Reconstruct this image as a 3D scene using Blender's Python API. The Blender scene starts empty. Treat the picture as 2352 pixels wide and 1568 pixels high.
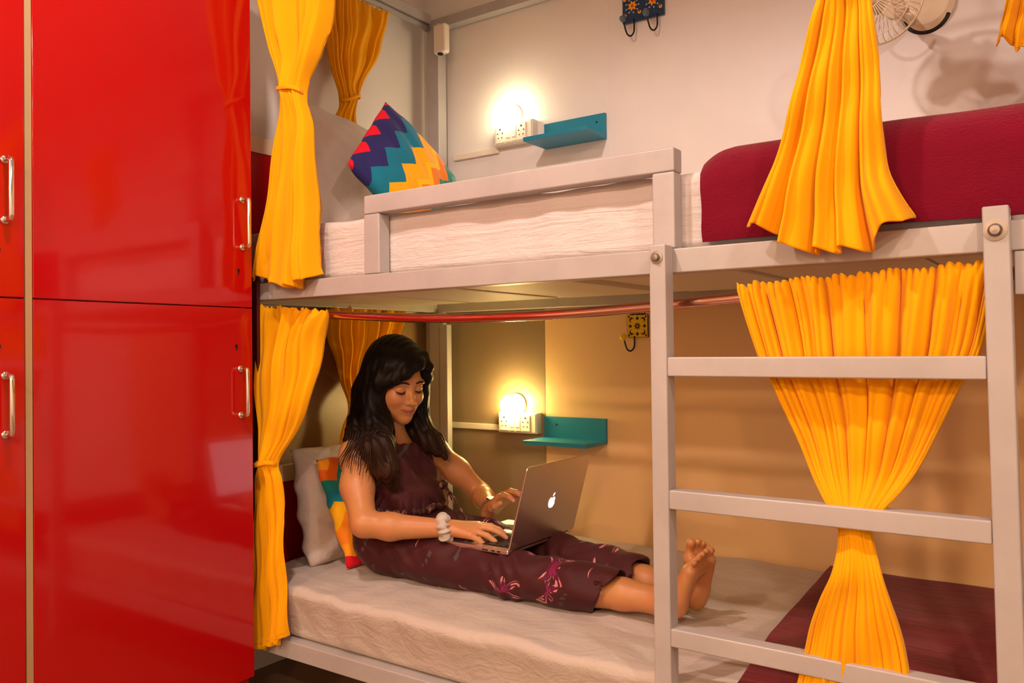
import bpy, bmesh, math, random
import numpy as np
from mathutils import Vector, Matrix, Euler
random.seed(7)
SC = bpy.context.scene
COL = SC.collection
PI = math.pi

# ------------------------------------------------------------------ camera
FPX, YAW, PITCH, ROLL = 1890.0, math.radians(34.9), math.radians(.58), math.radians(-.58)
cy_, sy_ = math.cos(YAW), math.sin(YAW)
cF = np.array([-sy_*math.cos(PITCH), cy_*math.cos(PITCH), math.sin(PITCH)])
cr = np.array([cy_, sy_, 0.0]); cu = np.cross(cr, cF)
cR = cr*math.cos(ROLL)+cu*math.sin(ROLL); cU = np.cross(cR, cF)
cC = np.array([0, 0, 1.0])
def at(px, py, x=None, y=None, z=None):
    """where the sight line through a photo pixel meets a real plane of the room"""
    d = cF+cR*(px-1176)/FPX+cU*(784-py)/FPX
    if x is not None: k = (x-cC[0])/d[0]
    elif y is not None: k = (y-cC[1])/d[1]
    else: k = (z-cC[2])/d[2]
    return cC+k*d
cam = bpy.data.cameras.new('camera'); camo = bpy.data.objects.new('camera', cam); COL.objects.link(camo)
cam.sensor_width = 36.0; cam.lens = FPX/2352*36.0; cam.clip_start = .02
m = Matrix(((cR[0], cU[0], -cF[0], cC[0]), (cR[1], cU[1], -cF[1], cC[1]), (cR[2], cU[2], -cF[2], cC[2]), (0, 0, 0, 1)))
camo.matrix_world = m
SC.camera = camo
SC.view_settings.view_transform = 'Standard'; SC.view_settings.look = 'None'
SC.view_settings.gamma = 1; SC.view_settings.use_curve_mapping = False
SC.view_settings.exposure = 0.1

# ------------------------------------------------------------------ materials
def srgb(h):
    if isinstance(h, str):
        h = h.lstrip('#'); c = [int(h[i:i+2], 16)/255 for i in (0, 2, 4)]
    else: c = list(h)
    return tuple((v/12.92 if v <= .04045 else ((v+.055)/1.055)**2.4) for v in c)+(1,)
class NT:
    def __init__(s, name):
        s.m = bpy.data.materials.new(name); s.m.use_nodes = True
        s.t = s.m.node_tree; s.t.nodes.clear()
        s.out = s.n('ShaderNodeOutputMaterial'); s.b = s.n('ShaderNodeBsdfPrincipled')
        s.l(s.b.outputs[0], s.out.inputs[0])
    def n(s, t, **k):
        o = s.t.nodes.new(t)
        for a, b in k.items(): setattr(o, a, b)
        return o
    def l(s, a, b): s.t.links.new(a, b)
    def setb(s, **k):
        for a, v in k.items():
            nm = {'color': 'Base Color', 'rough': 'Roughness', 'metal': 'Metallic', 'spec': 'Specular IOR Level', 'coat': 'Coat Weight', 'coatr': 'Coat Roughness', 'sheen': 'Sheen Weight', 'trans': 'Transmission Weight', 'sss': 'Subsurface Weight'}[a]
            s.b.inputs[nm].default_value = v
        return s
    def coord(s, kind='Object', scale=(1, 1, 1), rot=(0, 0, 0)):
        tc = s.n('ShaderNodeTexCoord'); mp = s.n('ShaderNodeMapping')
        mp.inputs['Scale'].default_value = scale; mp.inputs['Rotation'].default_value = rot
        s.l(tc.outputs[kind], mp.inputs[0]); return mp.outputs[0]
    def noise(s, vec, scale=5, detail=3, rough=.5, dist=0):
        o = s.n('ShaderNodeTexNoise'); o.inputs['Scale'].default_value = scale; o.inputs['Detail'].default_value = detail
        o.inputs['Roughness'].default_value = rough; o.inputs['Distortion'].default_value = dist
        s.l(vec, o.inputs['Vector']); return o
    def ramp(s, fac, stops, interp='LINEAR'):
        o = s.n('ShaderNodeValToRGB'); o.color_ramp.interpolation = interp
        e = o.color_ramp.elements
        while len(e) < len(stops): e.new(.5)
        for i, (p, c) in enumerate(stops): e[i].position = p; e[i].color = c
        s.l(fac, o.inputs[0]); return o.outputs[0]
    def math(s, op, a, b=None, clamp=False):
        o = s.n('ShaderNodeMath', operation=op); o.use_clamp = clamp
        for i, v in enumerate((a, b)):
            if v is None: continue
            if isinstance(v, (int, float)): o.inputs[i].default_value = v
            else: s.l(v, o.inputs[i])
        return o.outputs[0]
    def mix(s, fac, a, b, blend='MIX'):
        o = s.n('ShaderNodeMix', data_type='RGBA', blend_type=blend)
        for i, v in ((0, fac), (6, a), (7, b)):
            if isinstance(v, (int, float)): o.inputs[i].default_value = v
            elif isinstance(v, tuple): o.inputs[i].default_value = v
            else: s.l(v, o.inputs[i])
        return o.outputs[2]
    def bump(s, h, strength=.3, dist=.01, normal=None):
        o = s.n('ShaderNodeBump'); o.inputs['Strength'].default_value = strength; o.inputs['Distance'].default_value = dist
        s.l(h, o.inputs['Height'])
        if normal is not None: s.l(normal, o.inputs['Normal'])
        s.l(o.outputs[0], s.b.inputs['Normal']); return o.outputs[0]
def simple(name, col, rough=.5, metal=0, **k):
    s = NT(name); s.setb(color=srgb(col) if isinstance(col, str) else col, rough=rough, metal=metal, **k)
    v = s.coord(); nz = s.noise(v, 9, 3)
    c = s.mix(.12, s.b.inputs['Base Color'].default_value[:], nz.outputs['Color'], 'SOFT_LIGHT')
    s.l(c, s.b.inputs['Base Color']); return s.m

def wall_mat():
    s = NT('painted_wall_board'); s.setb(rough=.42, spec=.35)
    v = s.coord(); n = s.noise(v, 1.1, 4, .6); n2 = s.noise(s.coord(scale=(1, 1, .3)), 14, 5)
    c = s.ramp(n.outputs[0], [(.3, srgb('#e2dfdb')), (.7, srgb('#efece9'))])
    c = s.mix(.08, c, n2.outputs['Color'], 'SOFT_LIGHT')
    s.l(c, s.b.inputs['Base Color'])
    s.bump(n2.outputs[0], .04, .004); return s.m
def paint_metal():
    s = NT('white_painted_steel'); s.setb(rough=.33, spec=.5)
    v = s.coord(); n = s.noise(v, 6, 5, .6)
    c = s.ramp(n.outputs[0], [(.25, srgb('#a5a19f')), (.6, srgb('#b3afad'))])
    n2 = s.noise(v, 26, 6, .75); scr = s.ramp(n2.outputs[0], [(.72, (0, 0, 0, 1)), (.76, (1, 1, 1, 1))])
    c = s.mix(s.math('MULTIPLY', scr, .35), c, srgb('#a98a74'))
    s.l(c, s.b.inputs['Base Color']); s.bump(n.outputs[0], .03, .003); return s.m
def curtain_mat(name, h='#ffbe00'):
    s = NT(name); s.setb(rough=.75, spec=.12, sheen=.15)
    v = s.coord(scale=(1, 1, 1)); w = s.noise(s.coord(scale=(900, 900, 300)), 1, 2)
    n = s.noise(v, 7, 3)
    c = s.mix(s.math('MULTIPLY', n.outputs[0], .22), srgb(h), srgb('#ffa000'))
    s.l(c, s.b.inputs['Base Color']); s.bump(w.outputs[0], .08, .001)
    tr = s.n('ShaderNodeBsdfTranslucent'); s.l(c, tr.inputs[0])
    ms = s.n('ShaderNodeMixShader'); ms.inputs[0].default_value = .22
    s.l(s.b.outputs[0], ms.inputs[1]); s.l(tr.outputs[0], ms.inputs[2]); s.l(ms.outputs[0], s.out.inputs[0])
    return s.m
def sheet_mat(name='white_cotton_sheet', sc=(4, 6, 7), h='#c2b8ae', st=.32):
    s = NT(name); s.setb(rough=.85, spec=.1, sheen=.1)
    v = s.coord(scale=sc); n = s.noise(v, 1.5, 5, .6, 1.6); n2 = s.noise(s.coord(scale=(5, 5, 9)), 2.4, 4, .6, 2)
    ad = s.math('ADD', n.outputs[0], s.math('MULTIPLY', n2.outputs[0], .6))
    s.b.inputs['Base Color'].default_value = srgb(h); s.bump(ad, st, .02); return s.m
def blanket_mat(name, h1, h2, fine=500, st=.5, folds=0):
    s = NT(name); s.setb(rough=.95, spec=.05, sheen=.15)
    n = s.noise(s.coord(scale=(.35, .35, 1)), fine, 3, .7); n2 = s.noise(s.coord(scale=(1, 1, 2)), 9, 4)
    c = s.mix(n2.outputs[0], srgb(h1), srgb(h2)); s.l(c, s.b.inputs['Base Color'])
    h = n.outputs[0]
    if folds:
        f = s.noise(s.coord(scale=(3, 12, 4), rot=(0, 0, .35)), 1.6, 4, .6, 1.2); h = s.math('ADD', s.math('MULTIPLY', h, .1), s.math('MULTIPLY', f.outputs[0], folds))
    s.bump(h, st, .006); return s.m
def locker_mat():
    s = NT('glossy_red_laminate'); s.setb(color=srgb('#a80508'), rough=.10, spec=.55, coat=.25, coatr=.03)
    n = s.noise(s.coord(), 2.2, 3); c = s.mix(s.math('MULTIPLY', n.outputs[0], .25), srgb('#ac0509'), srgb('#a00407'))
    s.l(c, s.b.inputs['Base Color']); return s.m
def emis(name, col, st):
    s = NT(name); s.b.inputs['Emission Color'].default_value = col; s.b.inputs['Emission Strength'].default_value = st
    s.b.inputs['Base Color'].default_value = (.8, .8, .8, 1); return s.m

M = dict(wall=wall_mat(), metal=paint_metal(), curtain=curtain_mat('marigold_cotton'), sheet=sheet_mat(), topsheet=sheet_mat('white_sheet_upper', (1.6, 8, 26), '#cfc9c7', .4),
         pillow=sheet_mat('white_pillow_cotton', (5, 5, 5), '#ccc0b4', .32), red=locker_mat(),
         redboard=simple('dark_red_laminate', '#a3070b', .3), cream=simple('cream_board_edge', '#d9c3a0', .45),
         chrome=simple('chrome', (.82, .8, .76, 1), .12, 1), steel=simple('brushed_steel', (.45, .42, .4, 1), .35, 1),
         dark=simple('black_iron', '#1a1310', .45, .3), teal=simple('turquoise_painted_wood', '#1787a5', .42), tealedge=simple('turquoise_painted_wood_dark', '#14738c', .45),
         plastic=simple('ivory_plastic', '#ece3d4', .35), hole=simple('dark_opening', '#120b09', .8), keyh=simple('keyhole_black', '#160605', .6),
         fan=simple('cream_fan_plastic', '#e4d6b8', .35), copper=simple('reddish_steel_tube', (.74, .40, .30, 1), .14, 1),
         ply=simple('painted_plywood', '#d9cfb8', .55), rust=simple('bolt_metal', (.28, .25, .22, 1), .4, .9), slate=simple('slate_ceramic', '#4e6472', .3),
         yknob=simple('yellow_ceramic', '#e2c21c', .3), floor=simple('brown_floor_tile', '#8a6a4c', .4), alu=simple('silver_aluminium', (.72, .68, .64, 1), .34, 1),
         keys=simple('black_keys', '#0b0b0d', .35), box=simple('brown_box_board', '#6d5037', .7))
M['blanketU'] = blanket_mat('maroon_wool_blanket', '#7c0b29', '#69081f', 420, .55)
M['blanketL'] = blanket_mat('maroon_flat_blanket', '#790a1e', '#680818', 400, .5, .9)

# ------------------------------------------------------------------ mesh helpers
class MB:
    def __init__(s): s.v = []; s.f = []
    def add(s, vs, fs):
        o = len(s.v); s.v += [tuple(map(float, p)) for p in vs]; s.f += [tuple(i+o for i in f) for f in fs]; return s
    def box(s, a, b):
        (x0, y0, z0), (x1, y1, z1) = a, b
        vs = [(x0, y0, z0), (x1, y0, z0), (x1, y1, z0), (x0, y1, z0), (x0, y0, z1), (x1, y0, z1), (x1, y1, z1), (x0, y1, z1)]
        return s.add(vs, [(0, 3, 2, 1), (4, 5, 6, 7), (0, 1, 5, 4), (1, 2, 6, 5), (2, 3, 7, 6), (3, 0, 4, 7)])
    def tube(s, path, r, seg=12, cap=True):
        P = [Vector(p) for p in path]; n = len(P)
        R = r if isinstance(r, (list, tuple)) else [r]*n
        T = [(P[min(i+1, n-1)]-P[max(i-1, 0)]).normalized() for i in range(n)]
        up = Vector((0, 0, 1)) if abs(T[0].z) < .9 else Vector((1, 0, 0))
        N = T[0].cross(up).normalized(); vs = []
        for i in range(n):
            N = (N-T[i]*N.dot(T[i])).normalized(); B = T[i].cross(N)
            for j in range(seg):
                a = 2*PI*j/seg; vs.append(P[i]+(N*math.cos(a)+B*math.sin(a))*R[i])
        fs = [(i*seg+j, i*seg+(j+1) % seg, (i+1)*seg+(j+1) % seg, (i+1)*seg+j) for i in range(n-1) for j in range(seg)]
        if cap: fs += [tuple(range(seg))[::-1], tuple((n-1)*seg+j for j in range(seg))]
        return s.add(vs, fs)
    def lathe(s, prof, origin=(0, 0, 0), axis=(0, 0, 1), seg=32):
        A = Vector(axis).normalized(); up = Vector((0, 0, 1)) if abs(A.z) < .9 else Vector((1, 0, 0))
        N = A.cross(up).normalized(); B = A.cross(N); O = Vector(origin); vs = []
        for r, h in prof:
            for j in range(seg):
                a = 2*PI*j/seg; vs.append(O+A*h+(N*math.cos(a)+B*math.sin(a))*max(r, 1e-5))
        n = len(prof)
        fs = [(i*seg+j, i*seg+(j+1) % seg, (i+1)*seg+(j+1) % seg, (i+1)*seg+j) for i in range(n-1) for j in range(seg)]
        fs += [tuple(range(seg))[::-1], tuple((n-1)*seg+j for j in range(seg))]
        return s.add(vs, fs)
    def grid(s, G):
        a, b = len(G), len(G[0])
        return s.add([p for r in G for p in r], [(i*b+j, i*b+j+1, (i+1)*b+j+1, (i+1)*b+j) for i in range(a-1) for j in range(b-1)])
    def build(s, name, mat, parent=None, bevel=0, smooth=False, subsurf=0, solid=0, seg=2):
        me = bpy.data.meshes.new(name); me.from_pydata(s.v, [], s.f); me.update()
        bm = bmesh.new(); bm.from_mesh(me); bmesh.ops.recalc_face_normals(bm, faces=bm.faces); bm.to_mesh(me); bm.free()
        o = bpy.data.objects.new(name, me); COL.objects.link(o)
        if mat: me.materials.append(mat)
        if parent is not None: par(o, parent)
        if bevel:
            md = o.modifiers.new('bevel', 'BEVEL'); md.width = bevel; md.segments = seg; md.limit_method = 'ANGLE'; md.harden_normals = False
        if solid:
            md = o.modifiers.new('solid', 'SOLIDIFY'); md.thickness = solid; md.offset = 0
        if subsurf:
            md = o.modifiers.new('sub', 'SUBSURF'); md.levels = subsurf; md.render_levels = subsurf
        if smooth or bevel:
            for p in me.polygons: p.use_smooth = True
        if bevel:
            md = o.modifiers.new('wn', 'WEIGHTED_NORMAL'); md.keep_sharp = True
        return o
def par(o, p):
    o.parent = p
    o.matrix_parent_inverse = Matrix.Translation(-Vector(p.location)) if p.type == 'EMPTY' else Matrix()
def thing(name, label, cat, loc=(0, 0, 0), group=None):
    o = bpy.data.objects.new(name, None); COL.objects.link(o); o.location = loc; o.empty_display_size = .05
    tag(o, label, cat, group); return o
def tag(o, label, cat, group=None, kind=None):
    o['label'] = label; o['category'] = cat
    if group: o['group'] = group
    if kind: o['kind'] = kind
    return o
def struct(name, mb, mat, **k):
    o = mb.build(name, mat, **k); o['kind'] = 'structure'; return o

# ------------------------------------------------------------------ room
YW, YF = 2.50, 1.50
struct('floor', MB().box((-3.2, -3.2, -.05), (3.0, 2.56, 0)), M['floor'])
struct('ceiling', MB().box((-3.2, -3.2, 2.42), (3.0, 2.56, 2.48)), M['wall'])
struct('wall_back', MB().box((-3.2, YW, 0), (3.0, 2.56, 2.42)), M['wall'])
struct('wall_left', MB().box((-2.52, 1.47, 0), (-2.16, YW, 2.42)), M['wall'])
struct('wall_far_left', MB().box((-3.26, -3.2, 0), (-3.2, 2.56, 2.42)), M['wall'])
struct('wall_right', MB().box((3.0, -3.2, 0), (3.06, 2.56, 2.42)), M['wall'])
struct('wall_front', MB().box((-3.2, -3.26, 0), (3.0, -3.2, 2.42)), M['wall'])
for i, x in enumerate((-1.74, -1.335, .35)):   # battens over the board joints of the back wall
    struct('trim_%d' % (i+1), MB().box((x-.010, YW-.0006, 0), (x+.010, YW+.001, 2.42)), M['wall'], bevel=.001)

struct('trim_4', MB().box((-2.13, YW-.003, .30), (-1.598, YW+.001, 1.145)), simple('grey_beige_painted_shade', '#8d7a5e', .4), bevel=.001)  # overlay sheet, shade on the wall's left part put into its colour
struct('trim_5', MB().box((-1.597, YW-.003, .30), (.6, YW+.001, 1.145)), simple('cream_painted_warm_light', '#e3c08c', .4), bevel=.001)  # overlay sheet, golden light of the lower bunk painted into its cream colour
struct('trim_6', MB().box((-2.161, 1.49, .30), (-2.157, YW-.004, 1.145)), simple('brown_painted_shade', '#93744c', .4), bevel=.001)  # overlay on the end wall, shade of the lower bunk painted in brown
# ------------------------------------------------------------------ bunk bed
BX0, BX1 = -2.10, -.03
bed = thing('bunk_bed', 'white painted steel bunk bed with red laminate headboards standing against the wall', 'bunk bed', (-1.05, 2.0, 0))
def rail(a, b, name='rail', mat=None, bev=.003): return MB().box(a, b).build(name, mat or M['metal'], bed, bevel=bev)
rail((BX0, YF, 1.147), (BX1, YF+.04, 1.195), 'upper_side_rail')
rail((BX0, YW-.05, 1.147), (BX1, YW-.01, 1.195), 'upper_side_rail')
rail((BX0, YF, .160), (BX1, YF+.04, .208), 'lower_side_rail')
rail((BX0, YW-.05, .160), (BX1, YW-.01, .208), 'lower_side_rail')
for z in (.160, 1.147):
    rail((BX0, YF+.04, z), (BX0+.04, YW-.05, z+.048), 'end_rail')
    rail((BX1-.04, YF+.04, z), (BX1, YW-.05, z+.048), 'end_rail')
# posts
rail((BX0, YF+.002, 0), (BX0+.045, YF+.042, 1.147), 'post'); rail((BX1-.045, YF+.002, 0), (BX1, YF+.042, 1.147), 'post')
rail((-2.095, 2.44, 0), (-2.045, 2.49, 1.147), 'post')
rail((-2.085, 2.43, 1.195), (-2.028, 2.478, 2.262), 'post')
MB().box((-2.040, 2.4345, .355), (-2.0, 2.462, 1.10)).build('post_channel', M['metal'], bed, bevel=.003)
rail((BX1-.05, 2.44, 0), (BX1, 2.49, 2.26), 'post')
rail((-2.10, 2.455, 2.252), (.02, 2.495, 2.292), 'canopy_rail')
rail((-2.10, 1.30, 2.262), (-2.06, 2.43, 2.297), 'canopy_rail')
# guard rail
g = MB()
g.box((-1.503, YF, 1.347), (-.656, YF+.04, 1.395)).box((-1.503, YF, 1.195), (-1.450, YF+.04, 1.347)).box((-.704, YF, 1.195), (-.656, YF+.04, 1.347))
g.build('guard_rail', M['metal'], bed, bevel=.004)
# upper deck and its cross tubes
MB().box((BX0+.04, YF+.04, 1.180), (BX1-.04, YW-.05, 1.196)).build('deck_board', M['ply'], bed, bevel=.002)
for x in (-1.90, -1.57, -1.235, -.86, -.53, -.22):
    MB().box((x, YF+.04, 1.150), (x+.30, 2.06, 1.1795)).build('slat', M['ply'], bed, bevel=.002)
MB().box((BX0+.04, YF+.04, .19), (BX1-.04, YW-.05, .2075)).build('deck_board', M['ply'], bed)
# headboards
for z0, z1, zc in ((.215, .588, .639), (1.20, 1.619, 1.669)):
    MB().box((-2.125, YF+.04, z0), (-2.102, 2.435, z1)).build('headboard', M['redboard'], bed, bevel=.002)
    MB().box((-2.128, YF+.03, z1), (-2.098, 2.435, zc)).build('headboard_cap', M['cream'], bed, bevel=.002)
MB().box((-2.09, YF-.012, .21), (-1.911, YF-.002, 1.215)).build('end_panel', simple('dark_maroon_panel', '#4d0a0b', .5), bed, bevel=.001)
# plate at the right front corner
MB().box((-.090, YF-.001, 1.078), (-.02, YF+.03, 1.146)).build('corner_plate', M['metal'], bed, bevel=.002)

tb = thing('terminal_box', 'small cream box with a dark round hole on top of the corner post', 'junction box', (-1.995, 2.42, 2.12))
MB().box((-2.026, 2.396, 2.128), (-1.966, 2.4295, 2.240)).build('cover', M['plastic'], tb, bevel=.010, seg=4)
MB().lathe([(.011, 0), (.011, .004)], (-1.996, 2.405, 2.1275), (0, 0, -1), 20).build('hole', M['hole'], tb)

# ------------------------------------------------------------------ ladder
lad = thing('bunk_ladder', 'white painted steel ladder bolted to the front of the bunk bed', 'ladder', (-.39, 1.45, 0))
def slant(x0, x1, x0b, x1b, z0, z1, name):
    vs = [(x0b, 1.46, z0), (x1b, 1.46, z0), (x1b, 1.498, z0), (x0b, 1.498, z0), (x0, 1.46, z1), (x1, 1.46, z1), (x1, 1.498, z1), (x0, 1.498, z1)]
    return MB().add(vs, [(0, 3, 2, 1), (4, 5, 6, 7), (0, 1, 5, 4), (1, 2, 6, 5), (2, 3, 7, 6), (3, 0, 4, 7)]).build(name, M['metal'], lad, bevel=.003)
slant(-.693, -.659, -.691, -.656, 0, 1.200, 'side_rail')
slant(-.130, -.0935, -.112, -.074, 0, 1.214, 'side_rail')
for z0, z1 in ((.946, .983), (.692, .729), (.430, .465), (.17, .205)):
    xr = -.130+.018*(1-z1/1.2)
    MB().box((-.6585, 1.462, z0), (xr, 1.496, z1)).build('rung', M['metal'], lad, bevel=.003)
for x, z, r in ((-.6765, 1.175, .0125), (-.112, 1.176, .0165)):
    bo = MB().lathe([(r, 0), (r, .002), (r*.62, .0025), (r*.62, .004), (r*.5, .006), (r*.42, .009), (0, .0095)], (x, 1.4605, z), (0, -1, 0), 24).build('bolt', M['rust'], lad, smooth=False)

# ------------------------------------------------------------------ mattresses
def mattress(name, x0, x1, zb, zt, yb, yt, mat, label, front_bulge, seed):
    rng = np.random.RandomState(seed)
    ybk = YW-.012; r = .022
    prof = [(yb+.01, zb), (yb, zb+.006)]
    for t in np.linspace(0, 1, 9)[1:-1]: prof.append((yb+(yt-yb)*t**1.3, zb+(zt-r-zb)*t))
    for a in np.linspace(0, 90, 7): prof.append((yt+r-r*math.cos(math.radians(a)), zt-r+r*math.sin(math.radians(a))))
    for t in np.linspace(0, 1, 56)[1:-1]: prof.append((yt+r+(ybk-r-yt-r)*t, zt))
    for a in np.linspace(0, 90, 5): prof.append((ybk-r+r*math.sin(math.radians(a)), zt-r+r*math.cos(math.radians(a))))
    prof.append((ybk, zb)); n = len(prof); nx = 200
    ph = rng.rand(10)*6.28
    G = []
    for i in range(nx+1):
        u = i/nx; x = x0+(x1-x0)*u; row = []
        for y, z in prof:
            top = max(0, min(1, (z-zb)/(zt-zb)))
            w = .0022*math.sin(19*x+ph[0]+5*y+2*math.sin(9*y+ph[1]))+.0016*math.sin(41*x+ph[2]-13*y+2.3*math.sin(6*x+ph[3]))+.0012*math.sin(70*y+ph[4]+9*x)
            e = min(1, min(u, 1-u)/.012)
            zz = z+w*top; yy = y+(w*1.1 if y < yt+.03 else 0)
            xx = x+(.012*(1-math.sqrt(max(0, 1-(1-e)**2))))*(1 if u < .5 else -1)
            zz -= (1-e)**2*.01*top
            row.append((xx, yy, zz))
        G.append(row)
    mb = MB().grid(G)
    mb.f.append(tuple(range(n))); mb.f.append(tuple(nx*n+j for j in range(n)))
    o = mb.build(name, mat, smooth=True)
    return tag(o, label, 'mattress')
mattress('mattress', -2.055, -.085, .209, .352, 1.530, 1.500, M['sheet'], 'lower bunk mattress under a white fitted sheet, with a woman sitting on it', .02, 3)
mattress('mattress', -2.055, -.085, 1.1975, 1.352, 1.542, 1.541, M['topsheet'], 'upper bunk mattress under a white sheet behind the guard rail', .0, 5)

# ------------------------------------------------------------------ blankets
def blanket(name, x0, x1, prof, mat, label, th, seed, amp=.003, xs=None, taper=0):
    rng = np.random.RandomState(seed); ph = rng.rand(8)*6.28
    pts = []
    for i in range(len(prof)-1):
        a, b = prof[i], prof[i+1]; n = max(2, int(math.hypot(b[0]-a[0], b[1]-a[1])/.012))
        for k in range(n): t = k/n; pts.append((a[0]+(b[0]-a[0])*t, a[1]+(b[1]-a[1])*t))
    pts.append(prof[-1]); nx = 110
    G = []
    for i in range(nx+1):
        u = i/nx; row = []
        for k, (y, z) in enumerate(pts):
            xl = x0 if xs is None else np.interp(y, xs[0], xs[1])
            x = xl+(x1-xl)*u
            w = amp*(math.sin(9*x+ph[0]+3*y)+.6*math.sin(23*x+7*y+ph[1])+.4*math.sin(31*y+11*x+ph[2]))
            e = min(1, u/.10) if taper else 1
            zz = z+w-(taper*(1-e)**2*(1 if z > prof[0][1]+.1 else (z-prof[0][1])/.1))
            row.append((x+.003*math.sin(14*z+ph[3])+.002*math.sin(40*z), y+(w if k < 30 else 0), zz))
        G.append(row)
    o = MB().grid(G).build(name, mat, smooth=True)
    md = o.modifiers.new('s', 'SOLIDIFY'); md.thickness = th; md.offset = -1
    md = o.modifiers.new('b', 'BEVEL'); md.width = min(th*.45, .012); md.segments = 3; md.limit_method = 'ANGLE'; md.angle_limit = 1.2
    return tag(o, label, 'blanket')
blanket('folded_blanket', -.604, -.04, [(1.512, 1.2045), (1.508, 1.24), (1.508, 1.33), (1.516, 1.362), (1.535, 1.383), (1.57, 1.394), (1.8, 1.400), (2.1, 1.400), (2.44, 1.397), (2.47, 1.385), (2.478, 1.362)],
        M['blanketU'], 'thick maroon blanket folded over the foot of the upper bunk', .024, 4, .0022, taper=.024)
blanket('maroon_blanket', -.58, -.09, [(1.486, .245), (1.484, .30), (1.486, .345), (1.497, .362), (1.52, .367), (1.8, .368), (2.2, .368), (2.475, .368)],
        M['blanketL'], 'thin maroon blanket spread flat over the foot of the lower bunk', .007, 9, .0016, xs=([1.48, 1.54, 1.83, 2.49], [-.548, -.553, -.585, -.617]))

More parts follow.
